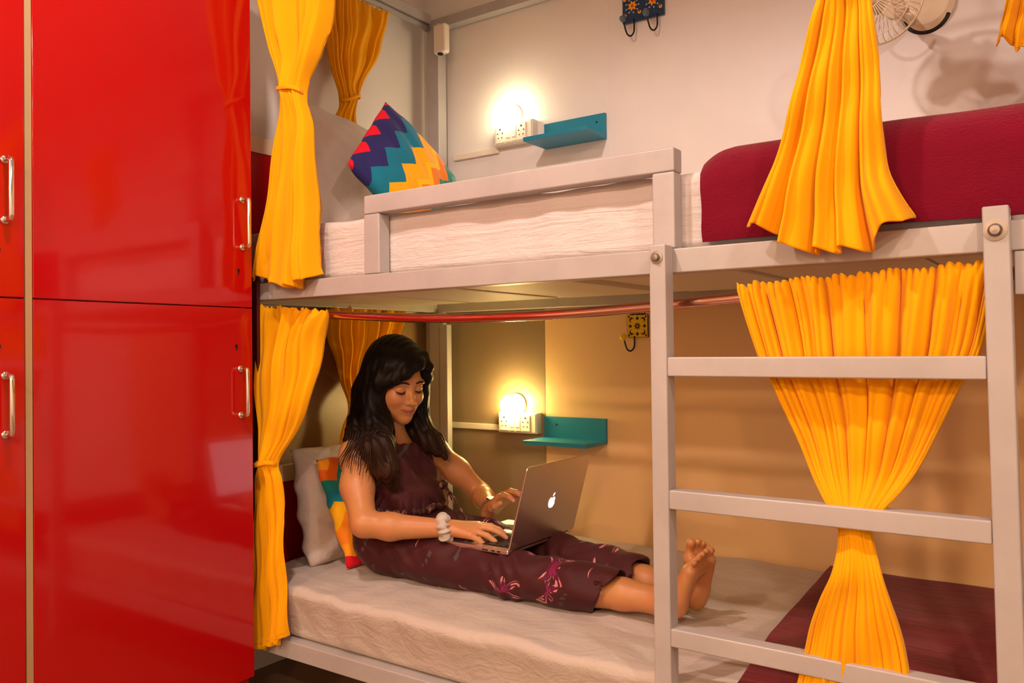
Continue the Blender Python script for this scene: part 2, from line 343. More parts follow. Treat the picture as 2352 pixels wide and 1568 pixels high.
# ------------------------------------------------------------------ curtains
def catmull(P, t):
    n = len(P)-1; s = t*n; i = min(int(s), n-1); f = s-i
    p0, p1, p2, p3 = P[max(i-1, 0)], P[i], P[i+1], P[min(i+2, n)]
    return .5*((2*p1)+(-p0+p2)*f+(2*p0-5*p1+4*p2-p3)*f*f+(-p0+3*p1-3*p2+p3)*f**3)
def curtain(rows, plane, label, N=6, seed=1, tie=None, hem=None, amp=1.0, header=True, nu=240, nv=150, group='marigold curtains of the bunk beds', flare=None, tiebnd=True, lobes=0):
    """rows: ((pxL,pyL),(pxR,pyR),depth_plane) from top to bottom; plane 'x' or 'y'"""
    rng = np.random.RandomState(seed)
    L = [np.array(at(a[0], a[1], **{plane: d})) for a, b, d in rows]; R = [np.array(at(b[0], b[1], **{plane: d})) for a, b, d in rows]
    # arclength so rows are spread evenly
    mid = [(l+r)/2 for l, r in zip(L, R)]; s = [0]
    for a, b in zip(mid[:-1], mid[1:]): s.append(s[-1]+np.linalg.norm(b-a))
    tot = s[-1]; nrm = np.array([0, -1., 0]) if plane == 'y' else np.array([1., 0, 0])
    ps, pa, pw = rng.rand(N*3+4)*6.28, .65+.7*rng.rand(N*3+4), (rng.rand(N+2)-.5)
    knots = np.cumsum(np.concatenate([[0], .35+1.3*rng.rand(N)])); knots /= knots[-1]
    wide = max(np.linalg.norm(r-l) for l, r in zip(L, R)); st = s[tie]/tot if tie is not None else None
    G = []
    for j in range(nv+1):
        t = j/nv; d = t*tot; i = min(max(int(np.searchsorted(s, d)-1), 0), len(s)-2); f = (d-s[i])/(s[i+1]-s[i]); tt = (i+f)/(len(s)-1)
        l, r = catmull(L, tt), catmull(R, tt); w = np.linalg.norm(r-l); row = []
        gt = math.exp(-((t-st)/.05)**2) if st is not None else 0
        hd = math.exp(-t/.035) if header else 0
        for q in range(nu+1):
            u = q/nu; phs = np.interp(u, knots, np.arange(N+1))
            kk = int(min(phs, N-1)); fr = phs-kk
            a = pa[kk]*(1-fr)+pa[kk+1]*fr
            drift = .35*math.sin(ps[kk]*.3+5*t+3*u)
            pq = phs+drift*.12*(1-gt)
            fold = (2*abs(math.sin(PI*pq))**.6-1.2)*a*(.72+.38*math.sin(ps[kk]+4.5*t))
            fine = math.sin(2*PI*(phs*2.7+.3*math.sin(6*u)+.25*t))*.16*(.3+pa[kk+2])
            micro = math.sin(2*PI*N*3.3*u+2*math.sin(17*u+1.3))
            base = min(w/N*.62, .034)*amp
            off = base*(1-.75*hd)*(fold+fine*(1-.4*t))+hd*micro*.005+.004*math.sin(9*t*PI+7*u)*(1-gt)
            lat = (.32/N)*math.sin(2*PI*(phs+.22))*min(1, 3*t)*(.5+.5*pa[kk])
            uu = min(1, max(0, u+lat*.6*math.sin(PI*u)))
            p = l*(1-uu)+r*uu+nrm*off
            p = p+nrm*(.022*math.cos(PI*(u-.5))*gt)
            if header and t < .02: p[2] += .003*micro*(1-t/.02)+.003*math.sin(47*u+seed+2*math.sin(13*u))
            if hem:
                h = np.interp(u, [x for x, _ in hem], [z for _, z in hem]); p[2] += h*max(0, (t-.72)/.28)**1.5
            p[2] += -.006*math.cos(2*PI*phs)*max(0, (t-.9)/.1)
            if lobes and t > st:
                k = min(1, (t-st)/.15); p = p-nrm*(.03*k*math.exp(-((u-lobes)/.05)**2))
            row.append(tuple(p))
        G.append(row)
    o = MB().grid(G).build('curtain', M['curtain'], smooth=True)
    o.modifiers.new('s', 'SOLIDIFY').thickness = .0022
    root = o
    tag(root, label, 'curtain', group)
    # bottom hem seam line as a raised strip
    hj = nv-5; st_ = [[tuple(np.array(G[hj+k][q])+nrm*.0016) for q in range(0, nu+1)] for k in (0, 1)]
    hb = MB().grid(st_).build('hem', M['curtain'], smooth=True); hb.parent = root
    if tie is not None and tiebnd:
        jt = int(round(st*nv)); ring = np.array(G[jt]); ax = (R[tie]-L[tie]); ax = ax/np.linalg.norm(ax); pr_ = ring@ax; pn_ = ring@nrm; hw = (pr_.max()-pr_.min())/2+.0025; hn_ = (pn_.max()-pn_.min())/2+.003
        c = ring.mean(0); c = c+ax*((pr_.max()+pr_.min())/2-c@ax)+nrm*((pn_.max()+pn_.min())/2-c@nrm)
        pth = []
        for a in np.linspace(0, 2*PI, 40):
            pth.append(c+ax*hw*math.cos(a)+nrm*hn_*math.sin(a)+np.array([0, 0, .004*math.sin(2*a)]))
        vs = []; W = .0055
        tbm = MB(); tbm.grid([[tuple(p+np.array([0, 0, dz])) for p in pth] for dz in (-W, -W/3, W/3, W)])
        b = tbm.build('tie_band', M['curtain'], smooth=True, solid=.002); b.parent = root
    return root
curtain([((548, -330), (782, -330), 1.485), ((566, -150), (768, -150), 1.48), ((592, 0), (745, 0), 1.475), ((622, 110), (722, 110), 1.472), ((646, 204), (693, 208), 1.47), ((636, 300), (706, 300), 1.47), ((612, 450), (708, 450), 1.47), ((588, 590), (712, 590), 1.47), ((578, 640), (716, 648), 1.47)],
        'y', 'orange yellow curtain tied in the middle beside the locker, in front of the upper headboard', N=4, seed=11, tie=4, hem=[(0, .0), (.2, .01), (.3, -.012), (.55, -.014), (.8, -.012), (.93, .004), (1, .03)])
curtain([((740, -36), (893, 32), -2.075), ((745, 30), (884, 80), -2.075), ((752, 105), (864, 140), -2.075), ((781, 230), (820, 226), -2.075), ((762, 292), (821, 296), -2.075), ((745, 400), (826, 400), -2.075), ((738, 462), (830, 462), -2.075)],
        'x', 'orange tied curtain at the head end of the upper bunk, behind the white pillow', N=6, seed=5, tie=3)
curtain([((1700, -330), (2250, -330), 1.485), ((1790, -190), (2120, -190), 1.475), ((1893, -50), (1986, -50), 1.465), ((1877, 0), (1998, 0), 1.46), ((1838, 140), (2015, 140), 1.46), ((1798, 297), (2026, 300), 1.46), ((1762, 400), (2038, 385), 1.46), ((1738, 460), (2066, 440), 1.46), ((1713, 513), (2095, 480), 1.46)],
        'y', 'orange yellow curtain hanging over the maroon blanket in front of the upper bunk', N=5, seed=24, tie=2, hem=[(0, 0), (.22, -.022), (.24, -.045), (.4, -.057), (.72, -.061), (.82, -.04), (.95, -.017), (1, 0)])
curtain([((590, 701), (752, 714), 1.526), ((588, 781), (732, 781), 1.522), ((587, 859), (720, 859), 1.51), ((588, 939), (698, 939), 1.495), ((590, 999), (670, 999), 1.485), ((597, 1061), (637, 1061), 1.475), ((585, 1100), (644, 1100), 1.475), ((580, 1150), (646, 1150), 1.475), ((578, 1290), (649, 1290), 1.475), ((575, 1400), (655, 1400), 1.475), ((575, 1492), (657, 1482), 1.475)],
        'y', 'orange curtain tied at the waist beside the locker, hanging in front of the lower bunk', N=5, seed=31, tie=5, lobes=.55, hem=[(0, -.005), (.45, 0), (.6, .01), (.85, .008), (1, .03)])
curtain([((752, 704), (932, 712), -2.075), ((757, 760), (914, 770), -2.075), ((768, 813), (890, 830), -2.075), ((786, 880), (850, 890), -2.075), ((800, 935), (822, 935), -2.075), ((788, 985), (822, 985), -2.075), ((775, 1060), (825, 1060), -2.075), ((765, 1180), (830, 1180), -2.075)],
        'x', 'dim orange curtain tied behind the head of the seated woman', N=7, seed=41, tie=4)
curtain([((1693, 656), (2300, 598), 1.520), ((1739, 815), (2252, 800), 1.520), ((1772, 878), (2207, 882), 1.522), ((1821, 984), (2155, 985), 1.516), ((1863, 1085), (2098, 1090), 1.51), ((1905, 1165), (2030, 1170), 1.478), ((1922, 1196), (2004, 1198), 1.472+.035), ((1928, 1226), (2000, 1226), 1.47+.035), ((1913, 1311), (2021, 1311), 1.475), ((1886, 1373), (2043, 1380), 1.475), ((1863, 1432), (2060, 1435), 1.475), ((1849, 1490), (2076, 1500), 1.475), ((1828, 1590), (2095, 1600), 1.475), ((1810, 1680), (2115, 1690), 1.475)],
        'y', 'wide orange yellow curtain gathered to a narrow waist behind the ladder rungs', N=11, seed=52, tie=6, amp=.85)
curtain([((2330, -260), (2620, -260), 2.0), ((2325, -100), (2560, -100), 2.0), ((2312, 0), (2520, 0), 2.0), ((2298, 50), (2530, 50), 2.0), ((2286, 96), (2540, 118), 2.0)],
        'y', 'bottom corner of an orange curtain hanging at the upper right edge of the photo', N=5, seed=61, hem=[(0, 0), (.15, .006), (.17, -.01), (1, -.012)])

# rods
def rod(path, r, mat, label, brackets=()):
    t = thing('curtain_rod', label, 'curtain rod', tuple(path[0])); MB().tube(path, r, 16).build('tube', mat, t, smooth=True)
    for b in brackets: b.parent = None
    return t
def smooth_path(P, n=40):
    A = [np.array(p, float) for p in P]; return [tuple(catmull(A, i/n)) for i in range(n+1)]
rl = rod(smooth_path([(-2.05, 1.556, 1.118), (-1.685, 1.556, 1.1), (-1.523, 1.556, 1.090), (-1.302, 1.556, 1.079), (-1.0, 1.556, 1.077), (-.733, 1.556, 1.086), (-.547, 1.556, 1.096), (-.2, 1.556, 1.112), (-.08, 1.556, 1.116)]), .0112, M['copper'], 'sagging reddish steel curtain rod below the front rail of the upper bunk')
for x in (-2.05, -.08): MB().box((x-.008, 1.552, 1.113), (x+.008, 1.560, 1.149)).build('rod_bracket', M['metal'], rl)
ru = rod([(-2.077, 1.33, 2.25), (-2.077, 2.428, 2.25)], .011, M['metal'], 'pale curtain rod under the ceiling beam at the head of the upper bunk')
for y in (1.34, 2.415): MB().lathe([(.016, 0), (.016, .012), (.01, .014)], (-2.077, y, 2.25), (0, 1, 0), 20).build('rod_bracket', M['steel'], ru)
rm = rod([(-2.075, 1.55, 1.128), (-2.075, 2.43, 1.128)], .008, M['metal'], 'thin curtain rod at the head of the lower bunk behind the woman')
rf = rod([(-2.15, 1.485, 2.375), (.9, 1.485, 2.375)], .010, M['metal'], 'long curtain rod under the ceiling in front of the upper bunk')
for x in (-2.1, -.9, .3): MB().box((x-.006, 1.481, 2.375), (x+.006, 1.489, 2.42)).build('rod_bracket', M['metal'], rf)
rk = rod([(-.14, 2.0, 2.0), (.9, 2.0, 2.0)], .009, M['metal'], 'curtain rod of the neighbouring bunk beyond the right edge of the photo')
for x in (0.0, .8): MB().box((x-.006, 1.996, 2.0), (x+.006, 2.004, 2.42)).build('rod_bracket', M['metal'], rk)

# ------------------------------------------------------------------ locker
lk = thing('locker_cabinet', 'tall glossy red locker cabinet with chrome handles at the left edge of the photo', 'locker', (-2.1, .85, 0))
LX = -1.85
MB().box((-2.45, .272, .10), (LX-.020, 1.421, 2.16)).build('body', M['redboard'], lk, bevel=.002)
MB().box((-2.42, .33, 0), (LX-.07, 1.36, .10)).build('plinth', M['redboard'], lk)
MB().box((LX-.0195, .8435, .12), (LX-.001, .8575, 2.16)).build('divider_strip', simple('beige_edge_strip', '#a98d62', .5), lk)
def door(y0, y1, z0, z1, hz0, hz1, hy, kz):
    d = MB().box((LX-.019, y0, z0), (LX, y1, z1)).build('door', M['red'], lk, bevel=.0015)
    h = MB()
    r = .0055; X = LX+.030
    pth = [(LX, hy, hz1-.004), (X-.008, hy, hz1-.004), (X-.002, hy, hz1-.006), (X, hy, hz1-.012), (X, hy, hz0+.012), (X-.002, hy, hz0+.006), (X-.008, hy, hz0+.004), (LX, hy, hz0+.004)]
    h.tube(pth, r, 14)
    h.lathe([(.009, 0), (.009, .003), (.006, .005)], (LX, hy, hz1-.004), (1, 0, 0), 18).lathe([(.009, 0), (.009, .003), (.006, .005)], (LX, hy, hz0+.004), (1, 0, 0), 18)
    ho = h.build('handle', M['chrome'], d, smooth=True)
    k = MB().lathe([(.0042, 0), (.0042, .0006)], (LX+.0002, hy-.012, kz+.004), (1, 0, 0), 16).box((LX, hy-.014, kz-.008), (LX+.0008, hy-.010, kz+.003))
    k.build('keyhole', M['keyh'], d)
    return d
for y0, y1 in ((.859, 1.424), (.272, .842)):
    hy = y1-.031
    door(y0, y1, 1.1215, 2.16, 1.278, 1.413, hy if y1 > 1 else .803, 1.216)
    door(y0, y1, .128, 1.1185, .830, .961, hy-.008 if y1 > 1 else .803, 1.014)

# ------------------------------------------------------------------ wall shelves
def shelf(x0, x1, zb, zt, label, chip):
    t = thing('wall_shelf', label, 'shelf', ((x0+x1)/2, YW, zb), 'small turquoise wall shelves')
    MB().box((x0, YW-.014, zb), (x1, YW-.0005, zt)).build('back_panel', M['teal'], t, bevel=.0015)
    MB().box((x0, YW-.150, zb), (x1, YW-.0142, zb+.014)).build('board', M['teal'], t, bevel=.0015)
    for x in chip: MB().lathe([(.0035, 0), (.0035, .001), (0, .0012)], (x, YW-.0142, zt-.028), (0, -1, 0), 12).build('screw', M['hole'], t)
shelf(-1.585, -1.338, 1.719, 1.808, 'turquoise wall shelf above the guard rail of the upper bunk', (-1.37,))
shelf(-1.598, -1.347, .6735+.0, .761, 'turquoise wall shelf beside the lamp in the lower bunk', (-1.545,))

# ------------------------------------------------------------------ reading lamps
def lamp(px, py, label, st):
    c = at(px, py, y=YW-.055)
    t = thing('wall_lamp', label, 'wall lamp', (c[0], YW, c[2]), 'round reading lamps on the bunk wall')
    MB().lathe([(.040, 0), (.040, .010), (.034, .016), (.026, .018)], (c[0], YW-.0005, c[2]), (0, -1, 0), 32).build('base', M['plastic'], t, smooth=False)
    prof = [(.024, .017)]+[(.036*math.sin(a), .052-.036*math.cos(a)) for a in np.linspace(.75, PI, 14)]
    MB().lathe(prof, (c[0], YW, c[2]), (0, -1, 0), 32).build('bulb', emis('warm_white_glass_'+label[:5], (1, .80, .48, 1) if 'upper' in label else (1, .70, .24, 1), st), t, smooth=True)
lamp(1160, 259, 'glowing round lamp on the wall of the upper bunk', 38)
lamp(1170, 930, 'glowing round lamp on the wall of the lower bunk', 105)

# ------------------------------------------------------------------ socket boards and trunking
def socket(x0, x1, z0, z1, label):
    t = thing('socket_board', label, 'socket', ((x0+x1)/2, YW, z0), 'ivory socket boards')
    MB().box((x0, YW-.034, z0), (x1, YW-.0005, z1)).build('back_box', M['plastic'], t, bevel=.003)
    MB().box((x0+.004, YW-.038, z0+.004), (x1-.004, YW-.0342, z1-.004)).build('plate', M['plastic'], t, bevel=.0015)
    w = x1-x0; q = lambda f: x0+w*f
    def holes(cx, cz, big=False):
        mb = MB()
        for dx, dz, r in ((0, .019, .0035), (-.011, .004, .0026), (.011, .004, .0026), (-.008, -.012, .0022), (.008, -.012, .0022)):
            mb.lathe([(r, 0), (r, .0008)], (cx+dx, YW-.0381-.003, cz+dz), (0, -1, 0), 12)
        return mb
    cz = (z0+z1)/2
    for a, b, k in ((.06, .30, 's'), (.31, .45, 'w'), (.46, .60, 'w'), (.61, .85, 's')):
        o = MB().box((q(a)+.001, YW-.041, z0+.009), (q(b)-.001, YW-.0382, z1-.009)).build('socket' if k == 's' else 'switch', M['plastic'], t, bevel=.001)
        if k == 's': h = holes(q((a+b)/2), cz).build('pin_holes', M['hole'], o)
        else: MB().box((q(a)+.004, YW-.0425, cz-.016), (q(b)-.004, YW-.0411, cz+.010)).build('rocker', M['plastic'], o, bevel=.001)
socket(-1.790, -1.620, 1.752, 1.832, 'ivory board of sockets and switches under the upper lamp')
socket(-1.785, -1.615, .697, .772, 'ivory board of sockets beside the lower turquoise shelf')
tag(MB().box((-2.005, YW-.012, 1.735), (-1.792, YW-.0005, 1.757)).build('cable_trunking', M['plastic'], bevel=.002), 'short ivory cable trunking running to the upper socket board', 'cable trunking')
tag(MB().box((-2.035, YW-.012, .700), (-1.787, YW-.0005, .722)).build('cable_trunking', M['plastic'], bevel=.002), 'short ivory cable trunking running to the lower socket board', 'cable trunking')

# ------------------------------------------------------------------ painted hook plates
def flower_plate_mat():
    s = NT('hand_painted_blue_tile'); s.setb(rough=.25)
    tc = s.n('ShaderNodeTexCoord'); sp = s.n('ShaderNodeSeparateXYZ'); s.l(tc.outputs['Object'], sp.inputs[0])
    x, z = sp.outputs[0], sp.outputs[2]
    col = srgb('#06365c'); cur = None
    def dist(cx, cz):
        dx = s.math('SUBTRACT', x, cx); dz = s.math('SUBTRACT', z, cz)
        return dx, dz, s.math('SQRT', s.math('ADD', s.math('MULTIPLY', dx, dx), s.math('MULTIPLY', dz, dz)))
    res = col
    for cx, cz in ((-.038, -.018), (.036, -.018), (-.038, .056), (.036, .056)):
        dx, dz, r = dist(cx, cz)
        an = s.math('ARCTAN2', dz, dx)
        pet = s.math('ADD', .0135, s.math('MULTIPLY', s.math('COSINE', s.math('MULTIPLY', an, 7)), .0035))
        leaf = s.math('MULTIPLY', s.math('GREATER_THAN', s.math('COSINE', s.math('MULTIPLY', an, 9)), .72), s.math('MULTIPLY', s.math('GREATER_THAN', r, .020), s.math('LESS_THAN', r, .026)))
        res = s.mix(leaf, res, srgb('#b8bfd0'))
        res = s.mix(s.math('LESS_THAN', r, s.math('ADD', pet, .0012)), res, srgb('#5a1404'))
        res = s.mix(s.math('LESS_THAN', r, pet), res, srgb('#f7a416'))
        res = s.mix(s.math('LESS_THAN', r, .0050), res, srgb('#8a1a04')); res = s.mix(s.math('LESS_THAN', r, .0018), res, srgb('#e0a890'))
    for cx, cz in ((-.066, -.046), (-.012, -.044), (.010, -.044), (.064, -.044), (-.066, .008), (-.001, .020), (.066, .010), (.066, .05), (-.066, .05)):
        dx, dz, r = dist(cx, cz)
        res = s.mix(s.math('LESS_THAN', r, .0062), res, srgb('#f0a030')); 
        _, _, r2 = dist(cx, cz+.003); res = s.mix(s.math('LESS_THAN', r2, .0028), res, srgb('#6b1c08'))
    s.l(res, s.b.inputs['Base Color']); return s.m
def yellow_plate_mat():
    s = NT('hand_painted_yellow_tile'); s.setb(rough=.25)
    tc = s.n('ShaderNodeTexCoord'); sp = s.n('ShaderNodeSeparateXYZ'); s.l(tc.outputs['Object'], sp.inputs[0])
    x, z = sp.outputs[0], sp.outputs[2]
    ax, az = s.math('ABSOLUTE', x), s.math('ABSOLUTE', z); res = srgb('#d8b81c')
    def disk(cx, cz, r, c, lobes=0, am=0, xx=ax, zz=az):
        nonlocal res
        dx = s.math('SUBTRACT', xx, cx); dz = s.math('SUBTRACT', zz, cz); d = s.math('SQRT', s.math('ADD', s.math('MULTIPLY', dx, dx), s.math('MULTIPLY', dz, dz)))
        lim = r
        if lobes: lim = s.math('ADD', r, s.math('MULTIPLY', s.math('COSINE', s.math('MULTIPLY', s.math('ARCTAN2', dz, dx), lobes)), am))
        res = s.mix(s.math('LESS_THAN', d, lim), res, srgb(c))
    disk(0, 0, .0095, '#2a0f3a', 8, .003); disk(0, 0, .003, '#d8b81c')
    disk(.026, 0, .0052, '#2a1008', 5, .001); disk(0, .026, .0052, '#2a1008', 5, .001)
    disk(.021, .021, .0085, '#2a1008'); disk(.019, .019, .0060, '#d8b81c'); disk(.023, .024, .0028, '#2a1008'); disk(.031, .031, .0035, '#2a1008')
    dmax = s.math('MAXIMUM', ax, az); res = s.mix(s.math('GREATER_THAN', dmax, .0365), res, srgb('#4a3008'))
    s.l(res, s.b.inputs['Base Color']); return s.m
def hook(t, x, z, knob, sc=1.0):
    pts = [(x, YW-.018, z), (x+.001, YW-.020, z-.030*sc), (x-.001, YW-.026, z-.043*sc), (x-.006, YW-.036, z-.050*sc), (x-.012, YW-.046, z-.045*sc), (x-.016, YW-.052, z-.030*sc), (x-.019, YW-.056, z-.012*sc)]
    h = MB().tube(smooth_path(pts, 24), .0028, 10).build('hook', M['dark'], t, smooth=True)
    MB().lathe([(.003, -.002), (.007, 0), (.0105, .006), (.0115, .013), (.009, .019), (.0, .021)], (x-.019, YW-.056, z-.013*sc), (-.15, -.35, 1), 20).build('knob', knob, h, smooth=True)
pc = at(1482, -12, y=YW-.010); t = thing('hook_plate', 'dark blue hook plate painted with yellow flowers above the upper bunk', 'coat hook', (-1.190, YW, 2.16))
bp = MB().box((-.075, -.006, -.072), (.075, .006, .072)); bpo = bp.build('plate', flower_plate_mat(), t, bevel=.0015)
bpo.location = (-1.192, YW-.0075, 2.165); bpo.matrix_parent_inverse = Matrix.Translation(-Vector(t.location))
hook(t, -1.222, 2.098, M['slate'], 1.2); hook(t, -1.138, 2.098, M['slate'], 1.2)
t = thing('hook_plate', 'yellow hook plate with dark painted pattern behind the ladder in the lower bunk', 'coat hook', (-1.22, YW, 1.07))
yp = MB().box((-.038, -.005, -.038), (.038, .005, .038)).build('plate', yellow_plate_mat(), t, bevel=.001)
yp.location = (-1.226, YW-.0065, 1.075); yp.matrix_parent_inverse = Matrix.Translation(-Vector(t.location))
hook(t, -1.234, 1.042, M['yknob']); 
sc_ = MB()
for k in range(3):
    x = -1.245+k*.019
    sc_.tube([(x+.008*math.cos(a), YW-.008, 1.121+.0065*math.sin(a)) for a in np.linspace(-2.6, 1.6, 14)], .0022, 8)
sc_.build('scrollwork', M['dark'], t, smooth=True)

# ------------------------------------------------------------------ wall fan
fc = np.array(at(2008, -8, y=2.13)); fr_ = .112
fan = thing('wall_fan', 'cream wall fan with wire guard beside the upper curtain', 'fan', (fc[0], YW, fc[2]))
ax = Vector((-.10, -.86, -.30)).normalized(); N_ = ax.cross(Vector((0, 0, 1))).normalized(); B_ = ax.cross(N_)
F = Vector(fc)
def ring(o, r, n=64): return [tuple(o+(N_*math.cos(a)+B_*math.sin(a))*r) for a in np.linspace(0, 2*PI, n)]
wg = MB()
for h, r in ((0, fr_), (.004, fr_*1.0), (.030, fr_*.80), (.040, fr_*.45), (.043, fr_*.22)): wg.tube(ring(F+ax*h, r), .0026 if h < .01 else .0011, 8)
for k in range(44):
    a = 2*PI*k/44; pth = []
    for r, h in ((.20, .043), (.45, .041), (.8, .030), (.95, .015), (1, 0)): 
        b = a+.25*(1-r); pth.append(tuple(F+ax*h+(N_*math.cos(b)+B_*math.sin(b))*fr_*r))
    wg.tube(pth, .0009, 6)
    pth = [tuple(F-ax*h+(N_*math.cos(a)+B_*math.sin(a))*fr_*r) for r, h in ((1, 0), (.95, .02), (.7, .045), (.3, .055))]
    wg.tube(pth, .0009, 6)
wg.build('wire_guard', M['fan'], fan, smooth=True)
for k in range(3):
    a0 = -1.9+2*PI*k/3; G = []
    for i in range(15):
        r = .018+(fr_*.80-.018)*i/14; row = []
        for j in range(11):
            wv = (j/10-.5); half = .55*math.sin(PI*(.25+.62*i/14))*(1 if i < 12 else (1-.25*(i-11)))
            b = a0+wv*2*half+.25*i/14; row.append(tuple(F+(N_*math.cos(b)+B_*math.sin(b))*r+ax*(.014*wv*1.6)))
        G.append(row)
    MB().grid(G).build('blade', M['fan'], fan, smooth=True, solid=.0022)
MB().lathe([(.020, -.004), (.021, .010), (.014, .020), (0, .023)], F, ax, 28).build('hub', M['fan'], fan, smooth=True)
MB().lathe([(.030, .02), (.042, .03), (.045, .07), (.034, .10), (.012, .115)], F, -ax, 32).build('motor', M['fan'], fan, smooth=True)
MB().tube([F-ax*.09, F-ax*.12+Vector((0, .05, .0)), (fc[0]+.02, YW-.10, fc[2]+.03), (fc[0]+.03, YW-.01, fc[2]+.05)], .013, 14).build('arm', M['fan'], fan, smooth=True)
MB().lathe([(.075, 0), (.075, .012), (.060, .024), (.03, .03)], (fc[0]+.06, YW-.0005, fc[2]+.09), (0, -1, 0), 36).build('wall_plate', M['fan'], fan)
MB().tube([tuple(np.array((fc[0]+.075, YW-.10, fc[2]+.035))+np.array((.055*math.cos(a), 0, .055*math.sin(a)))) for a in np.linspace(-2.9, -.3, 24)], .005, 10).build('swing_bracket', M['dark'], fan, smooth=True)

# ------------------------------------------------------------------ pillows and cushions
def pillow(w, h, th, mat, M4, name, label, cat, seed, pw=.42, n=48, wr=.004, flange=0, group=None, sag=0):
    rng = np.random.RandomState(seed); ph = rng.rand(12)*6.28; mb = MB()
    side = []
    for s in (1, -1):
        G = []
        for i in range(n+1):
            row = []
            for j in range(n+1):
                u, v = i/n*2-1, j/n*2-1
                cu_ = 1-.055*(1-v*v)**1.0*abs(u)**3; cv_ = 1-.055*(1-u*u)*abs(v)**3
                t = (max(0, 1-u**2)**pw)*(max(0, 1-v**2)**pw)
                wrk = wr*(math.sin(7*u+ph[0]+3*math.sin(4*v+ph[1]))+.7*math.sin(13*v+5*u+ph[2])+.5*math.sin(23*(u*ph[3]/6+v)+ph[4]))*t**.5
                edge = wr*1.2*(math.sin(11*v+ph[5])*abs(u)**6+math.sin(9*u+ph[6])*abs(v)**6)
                x, y = u*w/2*cv_*1.0, v*h/2*cu_
                x *= 1; z = s*(th/2*t*(1-sag*.3*v)+wrk*s*.8)+edge
                row.append((x*cu_ if False else x, y, z))
            G.append(row)
        mb.grid(G)
    o = mb.build(name, mat, smooth=True)
    bm = bmesh.new(); bm.from_mesh(o.data); bmesh.ops.remove_doubles(bm, verts=bm.verts, dist=.0012); bmesh.ops.recalc_face_normals(bm, faces=bm.faces); bm.to_mesh(o.data); bm.free()
    for p in o.data.polygons: p.use_smooth = True
    o.matrix_world = M4
    return tag(o, label, cat, group)
def frame_mat(origin, xaxis, yaxis):
    X = Vector(xaxis).normalized(); Y = Vector(yaxis); Z = X.cross(Y).normalized(); Y = Z.cross(X).normalized()
    return Matrix(((X[0], Y[0], Z[0], origin[0]), (X[1], Y[1], Z[1], origin[1]), (X[2], Y[2], Z[2], origin[2]), (0, 0, 0, 1)))
# white pillows lean on the headboards: local x = along y world, local y = up
pillow(.44, .45, .13, M['pillow'], frame_mat((-1.998, 1.905, 1.562), (0, 1, -.10), (-.20, .03, 1)), 'white_pillow', 'large white pillow leaning on the headboard of the upper bunk', 'pillow', 3, wr=.003)
pillow(.40, .36, .13, M['pillow'], frame_mat((-1.968, 1.885, .520), (0, 1, -.03), (-.24, .02, 1)), 'white_pillow', 'crumpled white pillow standing on end beside the seated woman', 'pillow', 8, wr=.006)

def zigzag_mat(name, rot, seq, sc=1.0, zz=.042, per=.092):
    s = NT(name); s.setb(rough=.7, spec=.15, sheen=.1)
    v = s.coord(rot=(0, 0, rot)); sp = s.n('ShaderNodeSeparateXYZ'); s.l(v, sp.inputs[0])
    tri = s.math('PINGPONG', sp.outputs[1], per/2)
    t = s.math('ADD', sp.outputs[0], s.math('MULTIPLY', tri, zz/(per/2)))
    nrm = s.math('MULTIPLY', s.math('ADD', t, .262), 1/.60)
    stops = []
    k = len(seq)
    for i, c in enumerate(seq): stops.append((i/k, srgb(c)))
    c = s.ramp(nrm, stops, 'CONSTANT'); s.l(c, s.b.inputs['Base Color'])
    n = s.noise(s.coord(scale=(600, 600, 600)), 1, 2); s.bump(n.outputs[0], .1, .001); return s.m
SEQ = []
for c_, w_ in (('#e2142c', 5), ('#2c2a66', 3), ('#167a96', 3), ('#fbb60f', 3), ('#fdc916', 1), ('#f98a1c', 2), ('#1f8f86', 2), ('#63bfa0', 1), ('#f0445a', 2), ('#4a67a8', 2), ('#2c2a66', 2)): SEQ += [c_]*w_
cm = zigzag_mat('zigzag_print_cotton', 0.0, SEQ)
# diamond-standing cushion, corner up
T_ = Vector(at(885, 232, y=1.94)); e1 = Vector(at(799, 378, y=1.71))-T_; e2 = Vector(at(1047, 413, y=2.20))-T_
c0 = T_+(e1+e2)/2; xa = e2; ya = -e1
pillow(.352, .352, .11, cm, frame_mat(c0, xa, ya), 'zigzag_cushion', 'square cushion with colourful zigzag stripes propped on its corner on the upper bunk', 'cushion', 12, wr=.0025)
pillow(.34, .34, .09, zigzag_mat('zigzag_print_orange', 1.2, ['#fb8a10', '#fba21a', '#f4701a', '#1f8f86', '#1b86a0', '#fbb60f', '#f98a1c', '#fba21a', '#e2142c', '#fb8a10', '#f98a1c', '#1f8f86', '#fba21a', '#fb8a10']),
       frame_mat((-1.872, 1.895, .515), (0, 1, .02), (-.42, 0, 1)), 'zigzag_cushion', 'orange zigzag cushion squeezed behind the back of the seated woman', 'cushion', 15, wr=.004)

# storage under the bed
ub = thing('storage_box', 'brown box pushed under the lower bunk', 'box', (-1.6, 2.1, 0))
MB().box((-1.86, 1.86, .0), (-1.30, 2.3, .09)).build('body', M['box'], ub, bevel=.003)
MB().box((-1.865, 1.855, .0905), (-1.295, 2.305, .105)).build('lid', M['box'], ub, bevel=.003)

